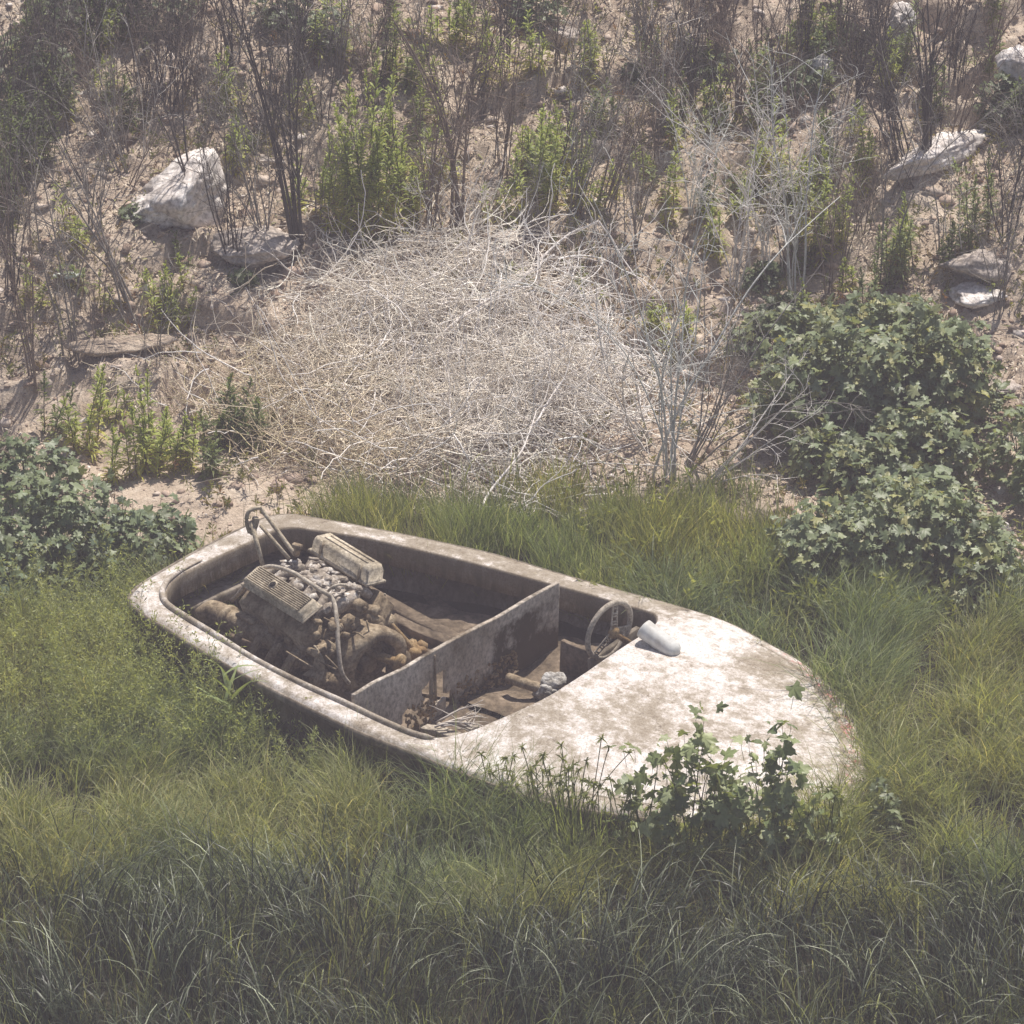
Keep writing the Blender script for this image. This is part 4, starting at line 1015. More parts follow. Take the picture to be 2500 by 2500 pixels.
cc = pal([(.82, .78, .75), (.88, .85, .83), (.72, .66, .60)], n_, r_, .04).clip(0, .9)
tag(mk('branches', v_, f_, M['straw'], bush, col=np.repeat(cc, 48, 0)))
def stick(pts, r0, r1, sub=6):
    pts = np.array(pts, float); P_ = catmull(pts, sub, False); P_ = P_ + .008 * fbm(P_ * 9, 2, 3)[:, None]
    return tubes(P_[None], np.linspace(r0, r1, len(P_))[None], 6)
def w19(u, v, lift=0.0):
    p = g19(u, v + lift * 320 * .9); return p + np.array([0, 0, lift])
big = [stick([w19(985, 525, .12), w19(1060, 450, .22), w19(1130, 412, .36)], .011, .005), stick([w19(1130, 412, .36), w19(1165, 470, .26), w19(1225, 555, .16)], .006, .004),
       stick([w19(820, 640, .3), w19(880, 590, .34), w19(985, 525, .25)], .007, .011), stick([w19(600, 620, .25), w19(680, 595, .28), w19(760, 555, .3), w19(830, 510, .25)], .006, .003),
       stick([w19(910, 955, .12), w19(930, 920, .16), w19(985, 850, .25), w19(1010, 780, .3)], .010, .004),
       stick([w19(790, 900, .15), w19(870, 930, .12), w19(915, 962, .05)], .005, .003), stick([w19(1010, 800, .3), w19(1080, 700, .35), w19(1190, 690, .3)], .007, .003)]
v_, f_, _ = join(big); mk('thick_stick', v_, f_, M['twig'], bush, col=np.full((len(v_), 3), (.72, .67, .64)), smooth=True)
LAND += [(800*K, 700*K, 'the pale dead bush')]

# ================================================================== standing dry shrubs
def shrub(p, H, n, r, spread=.35, r0=.006, tw=6, curl=.6, lean=(0, 0), k=14, twl=.35, droop=0.0):
    p = np.array(p); B = p + r.normal(0, .03, (n, 3)) * np.array([1, 1, 0]); B[:, 2] = G(B[:, 0], B[:, 1]) - .02
    az = r.uniform(0, 2*PI, n); s = np.abs(r.normal(0, spread * .7, n)); d = np.stack([np.sin(s)*np.cos(az) + lean[0], np.sin(s)*np.sin(az)*.8 + lean[1], np.cos(s)], -1)
    L = H * r.uniform(.6, 1.05, n); L[0] = H
    Q = curvy(B, d, L, k, r, curl * .5, droop)
    A1 = tubes(Q, r0 * r.uniform(.5, 1.1, n)[:, None] * np.linspace(1, .28, k)[None], 5, False)
    ns = n * tw; si = r.integers(0, n, ns); ti = r.integers(3, k - 1, ns)
    B2 = Q[si, ti]; dd = nrm(nrm(Q[si, ti + 1] - Q[si, ti]) + r.normal(0, .55, (ns, 3)) + np.array([0, 0, .15]))
    Q2 = curvy(B2, dd, H * twl * r.uniform(.2, 1, ns), 8, r, curl, droop)
    A2 = tubes(Q2, r0 * .36 * r.uniform(.6, 1.1, ns)[:, None] * np.linspace(1, .35, 8)[None], 4, False)
    n3 = ns * 2; si = r.integers(0, ns, n3); ti = r.integers(2, 7, n3)
    Q3 = curvy(Q2[si, ti], nrm(nrm(Q2[si, ti] - Q2[si, ti - 1]) + r.normal(0, .6, (n3, 3))), H * twl * .35 * r.uniform(.2, 1, n3), 5, r, curl, droop)
    A3 = tubes(Q3, np.full((n3, 5), max(r0 * .17, .0009)), 3, False)
    return A1, A2, A3
def dry(u, v, hpx, n, c, look, seed, cat='dry shrub', grp='dry leafless shrubs on the bank', nm='dry_shrub', **kw):
    r = np.random.default_rng(seed); p = g19(u, v); H = hpx / 288.0
    kw['r0'] = kw.get('r0', .006) * 1.15; a1, a2, a3 = shrub(p, H, n, r, **kw)
    root = empty(nm, p, None, cat, grp)
    c = np.array(c)
    c1 = c * r.uniform(.85, 1.1); v_, f_ = a1
    mk('stems', v_, f_, M['twig'], root, col=np.full((len(v_), 3), c1))
    v_, f_, _ = join([a2, a3]); mk('twigs', v_, f_, M['twig'], root, col=np.full((len(v_), 3), np.clip(c * 1.15, 0, .9)))
    NAMED.append((root, look, p)); return root
DK = (.085, .075, .068); GY = (.24, .22, .20); BR = (.20, .155, .125); PL = (.66, .62, .58); GB = (.56, .56, .53)
# the pale standing shrub on the right of the dead bush
s1 = dry(1265, 905, 640, 9, GB, 'tall pale grey many stemmed dry shrub', 301, spread=.30, r0=.0075, tw=11, curl=1.0, twl=.34, lean=(.02, 0))
s2 = dry(1300, 880, 450, 9, GY, 'pale grey shrub leaning right in curved arcs', 302, spread=.30, r0=.0065, tw=9, curl=1.1, lean=(.55, 0), twl=.35)
s3 = dry(1225, 830, 420, 8, PL, 'whitish dry shrub fanning into the dead bush', 303, spread=.5, r0=.006, tw=12, curl=1.3, lean=(-.3, 0), twl=.4)
s4 = dry(1310, 930, 330, 6, PL, 'low pale branch arching over the grass', 304, spread=.2, r0=.006, tw=5, curl=1.0, lean=(.95, -.1), twl=.35)
LAND += [(1290*K, 700*K, 'the pale grey shrub')]
DRY = [  # u, v, height px, stems, colour, look, seed, kwargs
 (565, 475, 560, 4, DK, 'thick dark forked dry shrub', 1, dict(spread=.10, r0=.0125, tw=9, curl=.5, lean=(-.06, 0))),
 (500, 470, 330, 7, GY, 'grey dry shrub with crossing stems', 2, dict(spread=.28, r0=.006, lean=(-.15, 0))),
 (440, 515, 330, 6, DK, 'dark thin stemmed dry shrub', 3, dict(spread=.25, r0=.006, lean=(-.15, 0))),
 (375, 420, 420, 3, DK, 'slender black dry stalk leaning left', 4, dict(spread=.08, r0=.008, tw=5, lean=(-.30, 0))),
 (245, 605, 400, 4, GY, 'grey dry stalk leaning left', 5, dict(spread=.10, r0=.008, tw=6, lean=(-.33, 0))),
 (135, 680, 480, 4, GY, 'long bare grey dry shrub', 6, dict(spread=.14, r0=.007, tw=6, lean=(-.1, 0))),
 (65, 720, 470, 5, BR, 'brown dry shrub', 7, dict(spread=.16, r0=.006, lean=(-.05, 0))),
 (20, 560, 420, 7, DK, 'dark dry thicket', 8, dict(spread=.2, r0=.006)),
 (180, 430, 330, 5, GY, 'grey dry shrub with drooping twigs', 9, dict(spread=.2, r0=.005, tw=9, curl=1.0)),
 (865, 425, 440, 5, BR, 'straight brown dry shrub', 10, dict(spread=.07, r0=.010, tw=7, curl=.4)),
 (815, 440, 330, 6, BR, 'reddish brown dry shrub', 11, dict(spread=.14, r0=.006)),
 (775, 400, 300, 3, DK, 'dark curved dry stalk leaning left', 12, dict(spread=.08, r0=.009, tw=4, lean=(-.22, 0))),
 (945, 330, 300, 6, BR, 'brown dry shrub with forked tops', 13, dict(spread=.22, r0=.006)),
 (1085, 400, 330, 7, GY, 'grey dry shrub', 14, dict(spread=.18, r0=.006, lean=(.2, 0))),
 (1140, 395, 300, 6, BR, 'brown dry shrub with leaning sticks', 15, dict(spread=.2, r0=.006, lean=(.25, 0))),
 (1240, 260, 290, 5, GY, 'grey dry shrub with long wands', 16, dict(spread=.15, r0=.007, curl=.9)),
 (1300, 210, 260, 7, DK, 'dark dry thicket', 17, dict(spread=.3, r0=.006)),
 (1390, 230, 260, 7, BR, 'brown dry thicket', 18, dict(spread=.3, r0=.005)),
 (1470, 240, 280, 6, DK, 'dark dry shrub with fine side twigs', 19, dict(spread=.25, r0=.006, tw=9)),
 (1620, 200, 260, 7, DK, 'dark dry thicket', 20, dict(spread=.25, r0=.006)),
 (1745, 320, 380, 4, DK, 'thick dark upright dry shrub', 21, dict(spread=.07, r0=.0125, tw=7, curl=.35)),
 (1700, 300, 350, 4, DK, 'dark dry shrub leaning left', 22, dict(spread=.10, r0=.009, lean=(-.25, 0))),
 (1665, 535, 400, 3, GY, 'thin grey dry stalk', 23, dict(spread=.08, r0=.006, lean=(-.05, 0))),
 (1575, 560, 330, 5, BR, 'tan dry shrub', 24, dict(spread=.15, r0=.005)),
 (1500, 560, 430, 4, GB, 'pale curved dry shrub', 25, dict(spread=.2, r0=.007, curl=.9, lean=(-.05, 0))),
 (1440, 500, 420, 5, PL, 'pale bleached dry shrub with hooked tips', 26, dict(spread=.2, r0=.006, curl=1.2, tw=8)),
 (1380, 560, 440, 5, PL, 'white stemmed dry shrub', 27, dict(spread=.18, r0=.006, curl=1.1, tw=8)),
 (1560, 380, 260, 4, PL, 'pale wand like dry shrub', 28, dict(spread=.3, r0=.004, curl=1.3)),
 (1885, 600, 330, 6, GY, 'grey dry shrub with long thin twigs', 29, dict(spread=.3, r0=.005, tw=10, lean=(.1, 0))),
 (1900, 460, 300, 5, DK, 'dark dry shrub', 30, dict(spread=.2, r0=.006)),
 (1870, 130, 190, 5, BR, 'brown dry shrub', 31, dict(spread=.2, r0=.006)),
 (1800, 150, 220, 6, DK, 'dark dry thicket', 32, dict(spread=.2, r0=.006)),
 (1210, 120, 200, 5, GY, 'grey dry shrub', 33, dict(spread=.2, r0=.006)),
 (1060, 130, 200, 4, BR, 'brown dry shrub', 34, dict(spread=.2, r0=.006)),
 (940, 110, 200, 5, DK, 'dark dry shrub', 35, dict(spread=.2, r0=.006)),
 (640, 150, 240, 6, GY, 'grey dry shrub', 36, dict(spread=.25, r0=.006)),
 (700, 210, 260, 4, BR, 'brown dry shrub', 37, dict(spread=.2, r0=.006)),
 (560, 130, 220, 6, DK, 'dark dry thicket', 38, dict(spread=.25, r0=.007)),
 (300, 180, 260, 5, DK, 'dark dry shrub', 39, dict(spread=.25, r0=.006, lean=(-.15, 0))),
 (235, 330, 330, 4, GY, 'pale thin dry stalk leaning left', 40, dict(spread=.12, r0=.005, lean=(-.3, 0))),
 (100, 200, 280, 8, DK, 'dark dry thicket', 41, dict(spread=.25, r0=.006)),
 (30, 260, 300, 8, DK, 'dark dry thicket', 42, dict(spread=.25, r0=.006)),
 (180, 90, 240, 7, DK, 'dark dry thicket', 43, dict(spread=.25, r0=.006)),
 (440, 130, 240, 5, DK, 'dark upright dry shrub', 44, dict(spread=.12, r0=.007)),
 (390, 260, 230, 4, GY, 'thin grey dry shrub', 45, dict(spread=.2, r0=.004)),
 (610, 420, 260, 5, GY, 'thin grey dry shrub', 46, dict(spread=.25, r0=.004, lean=(.1, 0))),
 (800, 130, 200, 5, GY, 'thin grey dry shrub', 47, dict(spread=.2, r0=.004)),
 (890, 440, 200, 7, PL, 'pale low dry shrub', 48, dict(spread=.35, r0=.004, curl=1.0)),
 (1010, 440, 180, 6, GY, 'grey low dry shrub', 49, dict(spread=.35, r0=.004, curl=1.0)),
 (1200, 470, 260, 5, GY, 'grey dry shrub with thin wands', 50, dict(spread=.25, r0=.005, curl=.8)),
 (1300, 420, 260, 6, GB, 'pale dry shrub with curling tips', 51, dict(spread=.3, r0=.005, curl=1.2)),
 (1620, 440, 240, 5, BR, 'tan dry shrub with bent tops', 52, dict(spread=.25, r0=.004)),
 (1780, 480, 240, 3, GY, 'thin grey dry stalk', 53, dict(spread=.12, r0=.005)),
 (1350, 120, 180, 7, BR, 'brown dry thicket', 54, dict(spread=.3, r0=.005)),
 (1520, 100, 170, 7, DK, 'dark dry thicket', 55, dict(spread=.3, r0=.005)),
 (1660, 90, 170, 6, BR, 'brown dry thicket', 56, dict(spread=.3, r0=.005)),
 (340, 90, 180, 6, DK, 'dark dry thicket', 57, dict(spread=.3, r0=.005)),
 (720, 80, 160, 5, BR, 'brown dry shrub', 58, dict(spread=.3, r0=.005)),
 (300, 700, 230, 3, GY, 'thin grey dry stalk', 59, dict(spread=.15, r0=.004)),
 (195, 640, 240, 4, BR, 'brown thin dry shrub', 60, dict(spread=.2, r0=.004)),
 (1930, 330, 260, 5, GY, 'grey dry shrub', 61, dict(spread=.25, r0=.005)),
 (-60, 420, 420, 7, DK, 'dark dry thicket', 62, dict(spread=.25, r0=.007)),
 (2010, 420, 400, 7, DK, 'dark dry thicket', 63, dict(spread=.25, r0=.007)),
]
rw = np.random.default_rng(2024)
for k in range(64):
    u = rw.uniform(10, 1925); v = rw.uniform(90, 520) if u < 400 or u > 1250 else rw.uniform(90, 440)
    c, nm_ = [(GY, 'grey dry wand'), (PL, 'bleached dry wand'), (BR, 'brown dry wand'), (DK, 'black dry wand')][rw.choice(4, p=[.35, .25, .25, .15])]
    lf = ['leaning left', 'standing upright', 'leaning right', 'hooked over'][int(rw.integers(4))]
    DRY.append((u, v, rw.uniform(120, 340), int(rw.integers(1, 4)), c, nm_ + ' ' + lf, 900 + k, dict(spread=.12, r0=rw.uniform(.003, .0055), tw=3, curl=1.5 if 'hook' in lf else .7, lean=({'leaning left': -.4, 'leaning right': .4}.get(lf, 0) , 0), twl=.4)))
for k in range(48):
    u = rw.uniform(-20, 1950); v = rw.uniform(40, 300); c, nm_ = [(DK, 'dark'), (BR, 'brown')][int(rw.integers(2))]
    DRY.append((u, v, rw.uniform(130, 300), int(rw.integers(3, 7)), c, nm_ + ' fine stemmed shrub', 1200 + k, dict(spread=.2, r0=rw.uniform(.0035, .006), tw=6, curl=.6, lean=(rw.uniform(-.2, .2), 0))))
for (u, v, h, n_, c, look, sd_, kw) in DRY:
    kw.setdefault('tw', 10); n_ = int(n_ * 1.3) + 1; dry(u, v, h, n_, c, look, 400 + sd_, **kw)

# ================================================================== upright green weeds (narrow leaves up the stem)
def weed(u, v, hpx, ns, seed, tone=0, look='upright green weed', lw=.0065, ll=.075):
    r = np.random.default_rng(seed); p = g19(u, v); H = hpx / 288.0
    root = empty('green_weed', p, None, 'weed', 'upright green weeds on the bank')
    B = p + r.normal(0, .055 * math.sqrt(ns) / 2, (ns, 3)) * np.array([1, .8, 0]); B[:, 2] = G(B[:, 0], B[:, 1]) - .01
    L = H * r.uniform(.45, 1.0, ns); L[0] = H
    d = np.stack([r.normal(0, .07, ns), r.normal(0, .07, ns), np.ones(ns)], -1)
    Q = curvy(B, d, L, 9, r, .12)
    v_, f_ = tubes(Q, np.linspace(.0038, .0015, 9)[None] * np.ones((ns, 1)), 4, False)
    mk('stems', v_, f_, M['weed'], root, col=np.full((len(v_), 3), (.17, .16, .07)))
    m = max(30, int(150 * H)); t = r.uniform(.06, 1, (ns, m)); fi = t * 8; i0 = np.clip(fi.astype(int), 0, 7); fr = (fi - i0)[..., None]
    Bs = np.take_along_axis(Q, i0[..., None], 1) * (1 - fr) + np.take_along_axis(Q, i0[..., None] + 1, 1) * fr
    az = r.uniform(0, 2*PI, (ns, m)); el_ = np.interp(t, [0, .5, 1], [-.1, .45, 1.15]) + r.normal(0, .2, (ns, m))
    d = np.stack([np.cos(az)*np.cos(el_), np.sin(az)*np.cos(el_), np.sin(el_)], -1)
    ll = ll * r.uniform(.6, 1.15); lf = ll * np.interp(t, [0, .3, .8, 1], [.9, 1.2, .8, .4])[..., None] * r.uniform(.6, 1.3, (ns, m, 1))
    Pk = np.stack([Bs, Bs + d * lf * .4, Bs + d * lf * .75 - np.array([0, 0, .12]) * lf * .75, Bs + d * lf - np.array([0, 0, .35]) * lf], 2).reshape(-1, 4, 3)
    sdv = nrm(np.stack([-np.sin(az), np.cos(az), r.normal(0, .3, az.shape)], -1)).reshape(-1, 1, 3)
    v_, f_ = ribbons(Pk, np.broadcast_to(np.array([.3, 1, .8, .08]) * lw, (len(Pk), 4)), sdv)
    cs_ = np.array([[(.42, .48, .13), (.70, .67, .17), (.28, .35, .10)], [(.18, .23, .08), (.30, .33, .10), (.12, .155, .06)], [(.30, .36, .16), (.40, .44, .18), (.23, .28, .12)]][tone])
    low = (1 - sst(t, .1, .55)).reshape(-1, 1); pick = r.random((len(Pk), 1))
    cc = cs_[0] * (pick < .65) + cs_[2] * (pick >= .65); cc = cc * (1 - .75 * low) + cs_[1] * .75 * low
    dead = (low[:, 0] > .6) & (r.random(len(Pk)) < .25); cc[dead] = (.26, .18, .10)
    mk('leaves', v_, f_, M['weed'], root, col=np.repeat(cc * r.uniform(.85, 1.15, (len(cc), 1)), 8, 0))
    NAMED.append((root, look, p)); return root
TALL = 'tall bushy yellow green weed clump'; MID = 'upright green weed'; SM = 'small green weed'; DKW = 'dark green weed clump'
WEEDS = [(690,440,345,11,0,TALL),(640,430,230,7,0,MID),(745,430,240,7,0,MID),(720,300,210,4,0,MID),(1035,385,200,9,0,TALL),(1000,330,140,5,0,MID),(1065,345,160,5,0,MID),
 (785,400,150,3,0,MID),(825,330,110,3,0,SM),(50,340,230,9,1,DKW),(15,430,220,8,1,DKW),(95,310,170,6,1,DKW),(235,250,120,4,1,MID),(215,180,90,3,0,SM),(430,330,110,3,0,MID),
 (455,310,100,4,0,SM),(1535,460,210,7,0,TALL),(1570,480,160,5,0,MID),(1440,350,160,4,0,MID),(1415,430,130,4,0,MID),(1845,455,170,6,2,'bluish green bushy weed'),(1688,540,160,6,2,'bluish green upright weed'),
 (1620,330,130,4,0,MID),(1612,260,90,3,0,SM),(762,150,160,3,0,MID),(1105,170,120,4,0,MID),(1120,120,90,3,0,SM),(1310,130,100,4,0,MID),(905,420,70,3,0,SM),(1145,365,70,3,0,SM),
 (290,560,60,3,0,SM),(165,850,150,5,0,MID),(110,830,120,4,1,MID),(300,880,180,9,0,'dense olive green weed'),(250,900,150,7,0,'dense olive green weed'),(345,880,110,6,0,MID),(190,790,90,3,0,SM),
 (235,790,70,2,0,SM),(420,840,120,6,1,MID),(480,850,110,6,1,MID),(395,900,90,5,1,SM),(1210,150,120,4,1,MID),(180,90,150,6,1,DKW),(260,60,120,5,1,DKW),(60,120,170,7,1,DKW),(120,220,160,6,1,DKW),
 (1480,420,110,4,0,MID),(1350,480,110,4,0,MID),(1330,400,130,4,1,MID),(1250,420,110,3,0,MID),(1690,170,120,4,0,MID),(1770,230,130,4,1,MID),(1590,560,80,3,0,SM),(420,210,110,4,0,MID),
 (1420,230,120,5,1,DKW),(1360,250,110,4,1,DKW),(560,410,70,3,0,SM),(330,505,50,3,1,SM),(1905,250,110,4,1,MID),(1870,60,110,4,1,MID),(870,60,110,4,1,MID),(630,120,120,4,0,MID),(1530,40,120,5,1,DKW),
 (200,590,70,3,0,SM),(80,570,90,3,0,SM),(140,470,110,3,0,MID),(1700,690,60,3,0,SM),(980,540,40,3,0,SM),(1110,560,50,3,0,SM),(1230,620,60,4,0,SM),(1290,640,70,4,0,SM)]
rw = np.random.default_rng(77)
for k in range(70):
    u = rw.uniform(5, 1925); v = rw.uniform(60, 640) if (u < 380 or u > 1480) else rw.uniform(60, 430)
    tn = int(rw.choice(3, p=[.5, .3, .2]))
    WEEDS.append((u, v, rw.uniform(45, 135), int(rw.integers(2, 6)), tn, ['little yellow green weed', 'little dark green weed', 'little bluish green weed'][tn]))
for i, (u, v, h, ns, tn, look) in enumerate(WEEDS): weed(u, v, h, ns, 700 + i, tn, look)
LAND += [(690*K, 330*K, 'the tallest weed clump')]

# ================================================================== lobed leaf plants
LO = np.array([[0,0]] + [[a, b] for a, b in [(-.10,-.12),(-.42,-.30),(-.50,-.05),(-.36,.10),(-.62,.34),(-.50,.52),(-.26,.44),(-.22,.72),(-.08,.80),(0,1.0),(.08,.80),(.22,.72),(.26,.44),(.50,.52),(.62,.34),(.36,.10),(.50,-.05),(.42,-.30),(.10,-.12)]])
LF = np.array([[0, i, i + 1] for i in range(1, 19)] + [[0, 19, 1]])
def leaves(C, N, D, S, r, cup=.25):
    """C centres, N normals, D tip directions, S sizes."""
    n = len(C); N = nrm(N); D = nrm(D - N * (D * N).sum(1, keepdims=True)); X_ = np.cross(D, N)
    x = LO[None, :, 0] * (1 + r.normal(0, .10, (n, 1))); y = LO[None, :, 1] - .2
    rr2 = x ** 2 + (y - .1) ** 2
    z = -cup * rr2 * r.uniform(.2, 1.8, (n, 1)) + .06 * r.normal(size=(n, len(LO))) + .10 * np.abs(x)
    V = C[:, None] + S[:, None, None] * (x[..., None] * X_[:, None] + y[..., None] * D[:, None] + z[..., None] * N[:, None])
    F = (LF[None] + (np.arange(n) * len(LO))[:, None, None]).reshape(-1, 3)
    return V.reshape(-1, 3), F
def leafbush(name, blobs, nl, size, cols, seed, look, label=None, cat='leafy bush', grp=None, nstem=30, spreadn=.55, petiole=.10, jit=.0):
    """blobs: (u19, v19 of the base on the ground, rx, ry, height) mounds of foliage"""
    r = np.random.default_rng(seed); Cs = []; Ns = []; St = []; roots = []
    wts = np.array([b[2] * b[4] for b in blobs]); wts = wts / wts.sum()
    for b, w_ in zip(blobs, wts):
        p = g19(b[0], b[1]); roots.append(p); n = int(nl * w_)
        d = nrm(r.normal(size=(n, 3))); d[:, 2] = np.abs(d[:, 2]) ** .8; f = r.uniform(.45, 1.0, n) ** .6
        lump = 1 + .30 * fbm(d * 1.9 + seed, 3, seed)
        q = d * (f * lump)[:, None] * np.array([b[2], b[3], b[4]])
        c = p + q; c[:, 2] = G(c[:, 0], c[:, 1]) * .5 + p[2] * .5 + .03 + q[:, 2]
        Cs.append(c); Ns.append(d)
        m = max(3, int(nstem * w_)); k = r.choice(n, m); St.append((p, c[k]))
    C = np.concatenate(Cs); Nn = np.concatenate(Ns); n = len(C)
    N = nrm(Nn * .5 + np.array([0, -.15, .9]) + r.normal(0, spreadn, (n, 3))); N[:, 2] = np.abs(N[:, 2])
    D = nrm(Nn * np.array([1, 1, 0]) + r.normal(0, .6, (n, 3)))
    S = size * r.uniform(.30, 1.30, n)
    root = empty(name, roots[0], label, cat, grp)
    v_, f_ = leaves(C, N, D, S, r); cc = pal(cols, n, r, .12)
    mk('leaves', v_, f_, M['leaf'], root, col=np.repeat(cc, len(LO), 0), smooth=False)
    prt = []
    for p, e in St:
        m = len(e); b0 = p + r.normal(0, .06, (m, 3)) * np.array([1, 1, 0]); b0[:, 2] = G(b0[:, 0], b0[:, 1]) - .01
        t = np.linspace(0, 1, 8)[None, :, None]; mid = b0 * .4 + e * .6 + np.array([0, 0, .05]) + r.normal(0, .03, (m, 3))
        Q = b0[:, None] * (1-t)**2 + 2 * mid[:, None] * t * (1-t) + e[:, None] * t**2
        prt.append(tubes(Q, np.linspace(.005, .002, 8)[None] * np.ones((m, 1)), 5, False))
    # leaf stalks
    sel = r.random(n) < .6; a = C[sel]; b = a - nrm(D[sel]) * S[sel, None] * .2 - np.array([0, 0, 1]) * petiole * r.uniform(.4, 1, (sel.sum(), 1)) - Nn[sel] * .03
    prt.append(tubes(np.stack([b, (a + b) / 2 + [0, 0, .01], a - nrm(D[sel]) * S[sel, None] * .2], 1), np.full((sel.sum(), 3), .0013), 3, False))
    v_, f_, _ = join(prt); mk('stems', v_, f_, M['weed'], root, col=np.full((len(v_), 3), (.16, .19, .08)))
    if label is None: NAMED.append((root, look, roots[0]))
    return root
GL = [(.22, .27, .155), (.29, .34, .215), (.15, .19, .10), (.27, .31, .13), (.20, .25, .14), (.17, .22, .12), (.20, .24, .13), (.24, .28, .16), (.44, .42, .17)]
leafbush('leafy_bush', [(1580,810,.56,.36,.64),(1750,800,.44,.38,.68),(1480,680,.36,.26,.28),(1640,690,.46,.3,.42),(1730,900,.36,.3,.42),(1640,940,.30,.22,.34),(1560,900,.26,.2,.3)], 4600, .062, GL, 21, '', 'big grey green lobed leaf bush up the bank right of the pale shrub', grp='lobed leaf bushes', nstem=60)
leafbush('leafy_bush', [(1600,1120,.42,.34,.60),(1760,1100,.42,.38,.66),(1870,1140,.30,.30,.42),(1500,1090,.2,.2,.34),(1700,1010,.34,.24,.36)], 3500, .058, GL, 22, '', 'lower lobed leaf bush growing out of the grass beyond the bow', grp='lobed leaf bushes', nstem=60)
leafbush('leafy_bush', [(90,1100,.52,.36,.62),(240,1080,.32,.28,.42),(-60,1150,.5,.4,.6),(60,930,.32,.22,.3),(330,1050,.14,.14,.30)], 2700, .058, [(.18, .235, .12), (.25, .30, .165), (.12, .165, .10), (.19, .23, .11)], 23, '', 'dense blue green lobed leaf bush left of the transom', grp='lobed leaf bushes', nstem=60)
leafbush('leafy_bush', [(1925,900,.22,.25,.45),(1990,960,.3,.25,.5)], 420, .065, GL, 24, '', 'dark lobed leaf bush cut off by the right edge', grp='lobed leaf bushes', nstem=20)
leafbush('leafy_bush', [(1745,985,.16,.15,.30)], 120, .085, [(.26, .31, .19), (.22, .27, .15)], 26, '', 'light green large leaved sprig between the two lobed leaf bushes', grp='lobed leaf bushes', nstem=16)
for i, (u, v, sx, h, nl, look) in enumerate([(150,50,.32,.30,420,'green small leaved bush'),(300,30,.25,.25,280,'green small leaved bush'),(60,180,.3,.35,380,'dark small leaved bush'),(1010,40,.2,.15,150,'green small leaved bush'),
     (1580,110,.22,.18,200,'green small leaved bush'),(1500,190,.2,.2,200,'green small leaved bush'),(1890,215,.18,.2,180,'green small leaved bush'),(1480,600,.18,.12,160,'low round leaved bush'),(1440,540,.14,.10,110,'low round leaved bush'),
     (1215,180,.16,.12,120,'low round leaved bush'),(610,90,.2,.2,180,'green small leaved bush'),(530,50,.2,.2,160,'green small leaved bush'),(1340,150,.2,.15,160,'green small leaved bush'),(250,420,.1,.08,60,'low round leaved bush'),(460,540,.1,.07,60,'low round leaved bush')]):
    leafbush('small_bush', [(u, v, sx, sx*.8, h)], nl, .045, [(.13, .17, .085), (.19, .23, .12), (.09, .12, .06)], 60 + i, look, cat='small bush', grp='small leafy bushes on the bank', nstem=10)
# plant growing up against the bow
leafbush('leafy_plant', [(1310,1665,.26,.14,1.02),(1440,1672,.28,.15,.88),(1225,1650,.22,.1,.78),(1530,1670,.20,.12,.62),(1370,1665,.20,.12,.60),(1320,1665,.08,.08,1.14),(1470,1672,.10,.08,1.04),(1380,1670,.38,.12,.74)], 620, .070, [(.26, .32, .14), (.36, .41, .20), (.15, .20, .09), (.44, .48, .27)], 31, '', 'broad leaved plant climbing in front of the white foredeck', 'plant', nstem=60, spreadn=.85, petiole=.12)
leafbush('leafy_plant', [(1660,1620,.10,.1,.45)], 70, .05, [(.13, .165, .08), (.20, .235, .115)], 32, '', 'small leafy plant at the tip of the bow', 'plant', nstem=14, spreadn=.8)
# sedges with tufted tops in front of the foredeck
def sedge(u, v, n, H, seed, label):
    r = np.random.default_rng(seed); p = g19(u, v); root = empty('sedge', p, label, 'sedge', 'tufted sedges before the foredeck')
    B = p + r.normal(0, .07, (n, 3)) * np.array([1, .6, 0]); B[:, 2] = G(B[:, 0], B[:, 1]); Q = curvy(B, np.stack([r.normal(0, .14, n), r.normal(0, .1, n), np.ones(n)], -1), H * r.uniform(.6, 1, n), 8, r, .2)
    v_, f_ = tubes(Q, np.full((n, 8), .0024), 4, False); mk('stems', v_, f_, M['weed'], root, col=np.full((len(v_), 3), (.15, .18, .07)))
    m = 16; T = np.repeat(Q[:, -1], m, 0); d = nrm(r.normal(size=(n*m, 3)) + [0, 0, .35]); l = r.uniform(.012, .055, (n*m, 1))
    Pk = np.stack([T, T + d*l*.5, T + d*l - [0, 0, .012]], 1); v1, f1 = ribbons(Pk, np.broadcast_to(np.array([.0025, .004, .0006]), (n*m, 3)), nrm(np.cross(d, r.normal(size=(n*m, 3))))[:, None])
    az = r.uniform(0, 2*PI, n*2); v2, f2, c2 = blades(np.repeat(B, 2, 0), az, np.abs(r.normal(.12, .1, n*2)), r.uniform(.4, 1.2, n*2), H * r.uniform(.5, 1.0, n*2), r.uniform(.006, .013, n*2), 7, np.tile([.30, .35, .14], (n*2, 1)), seed + 1)
    v_, f_, c_ = join([(v1, f1, np.tile([.22, .25, .09], (len(v1), 1))), (v2, f2, c2)])
    mk('leaves', v_, f_, M['weed'], root, col=c_)
sedge(1090, 1640, 26, .72, 5, 'tall tufted sedge standing before the middle of the foredeck')
sedge(1030, 1610, 14, .56, 6, 'smaller tufted sedge left of the tall one')
sedge(950, 1570, 12, .48, 7, 'low sedge at the near end of the cockpit')
sedge(1170, 1650, 16, .56, 8, 'thin sedge between the tall one and the broad leaved plant')
sedge(1570, 1670, 16, .60, 9, 'thin dark sedge near the bow tip')
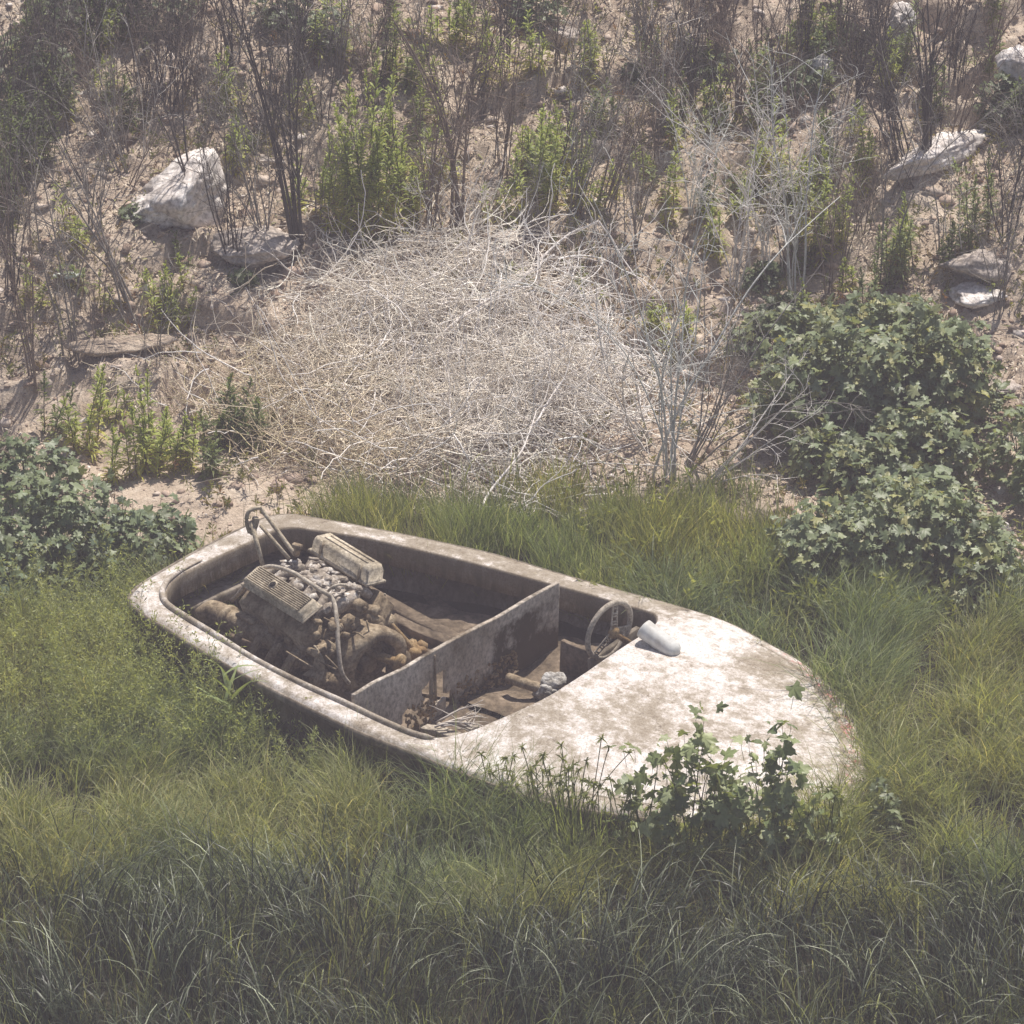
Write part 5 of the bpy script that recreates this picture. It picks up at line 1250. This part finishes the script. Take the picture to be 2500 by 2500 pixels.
# broad blade plant by the near hull
r_ = np.random.default_rng(5); p = g19(440, 1400)
pl = empty('blade_plant', p, 'bright green plant with long pointed leaves against the near hull', 'plant')
n_ = 11; top = p + np.array([0, 0, .30]); az = np.linspace(0, 2*PI, n_, endpoint=False) + r_.normal(0, .3, n_)
B = np.repeat(top[None], n_, 0) + r_.normal(0, .03, (n_, 3)) * [1, 1, 2.5]
v1, f1, c1 = blades(B, az, r_.uniform(.4, .9, n_), r_.uniform(1.2, 2.0, n_), r_.uniform(.16, .26, n_), r_.uniform(.022, .036, n_), 8, np.tile([.33, .40, .17], (n_, 1)), 12, 1.2, .03)
mk('leaves', v1, f1, M['leaf'], pl, col=c1)
v_, f_ = tube([p - [0, 0, .02], p + [.01, 0, .15], top + [0, 0, .02]], .006, 6); mk('stem', v_, f_, M['weed'], pl, col=np.full((len(v_), 3), (.25, .30, .12)))

# ================================================================== loose things in the cockpit
r_ = np.random.default_rng(77); st = []
for k in range(9):
    a0 = bz(1085 + r_.uniform(-25, 30), 1768 + r_.uniform(-8, 8), .30); an = math.radians(r_.uniform(-5, 45)); dk_ = np.array([math.cos(an), math.sin(an), .30])
    Qs = curvy(a0[None], dk_[None], np.array([r_.uniform(.2, .42)]), 9, r_, .7, -.5); st.append(tubes(Qs, np.linspace(.006, .002, 9)[None], 5))
    for _ in range(4):
        q = int(r_.integers(2, 7)); Q3 = curvy(Qs[:, q], nrm(Qs[:, q + 1] - Qs[:, q]) + r_.normal(0, .5, (1, 3)), np.array([r_.uniform(.05, .16)]), 6, r_, .8)
        st.append(tubes(Q3, np.linspace(.003, .001, 6)[None], 4))
v_, f_, _ = join(st)
tag(mk('dead_branch', v_, f_, M['twig'], base=bz(1120, 1760, .2), col=np.full((len(v_), 3), (.58, .53, .48))), 'pale dead branch lying in the cockpit beside the bulkhead', 'branch')
v_, f_ = beam(bz(1035, 1778, .22), bz(1120, 1800, .26), .07, .04, s=31)
tag(mk('driftwood_piece', v_, f_, M['hose'], base=bz(1075, 1790, .2)), 'grey driftwood block at the near end of the bulkhead', 'wood')
v_, f_ = beam(bz(1118, 1762, .27), bz(1160, 1780, .30), .06, .02, s=32)
tag(mk('board_scrap', v_, f_, M['hose'], base=bz(1140, 1771, .2)), 'small grey board scrap under the dead branch', 'wood')
v_, f_ = boulder((.085, .07, .07), 8, 4, 9, .12, .1); v2, f2 = boulder((.06, .045, .045), 9, 4, 9, .12, .1)
v_, f_, _ = join([(v_ + bz(1340, 1692, .30), f_), (v2 + bz(1352, 1662, .36), f2)])
M['bundle'] = grime('grey_sacking', [(.20, .18, .15), (.42, .40, .37), (.62, .61, .60)], 22, .9, .8, 55)
tag(mk('cloth_bundle', v_, f_, M['bundle'], base=bz(1340, 1700, .2)), 'grey knotted cloth bundle beside the foredeck edge', 'bundle')
cl = []
for _ in range(120):
    cl.append(clump(bz(r_.uniform(1030, 1290), r_.uniform(1725, 1800), r_.uniform(.14, .2)), r_.uniform(.006, .03, 3), int(r_.integers(1e6)), 1, .4))
v_, f_, _ = join(cl); tag(mk('rubble', v_, f_, M['hose'], base=bz(1150, 1760, .1), smooth=False), 'small rubble and dirt on the cockpit floor', kind='stuff')
LAND += [(480*K, 1150*K, 'the engine')]
finish_labels()
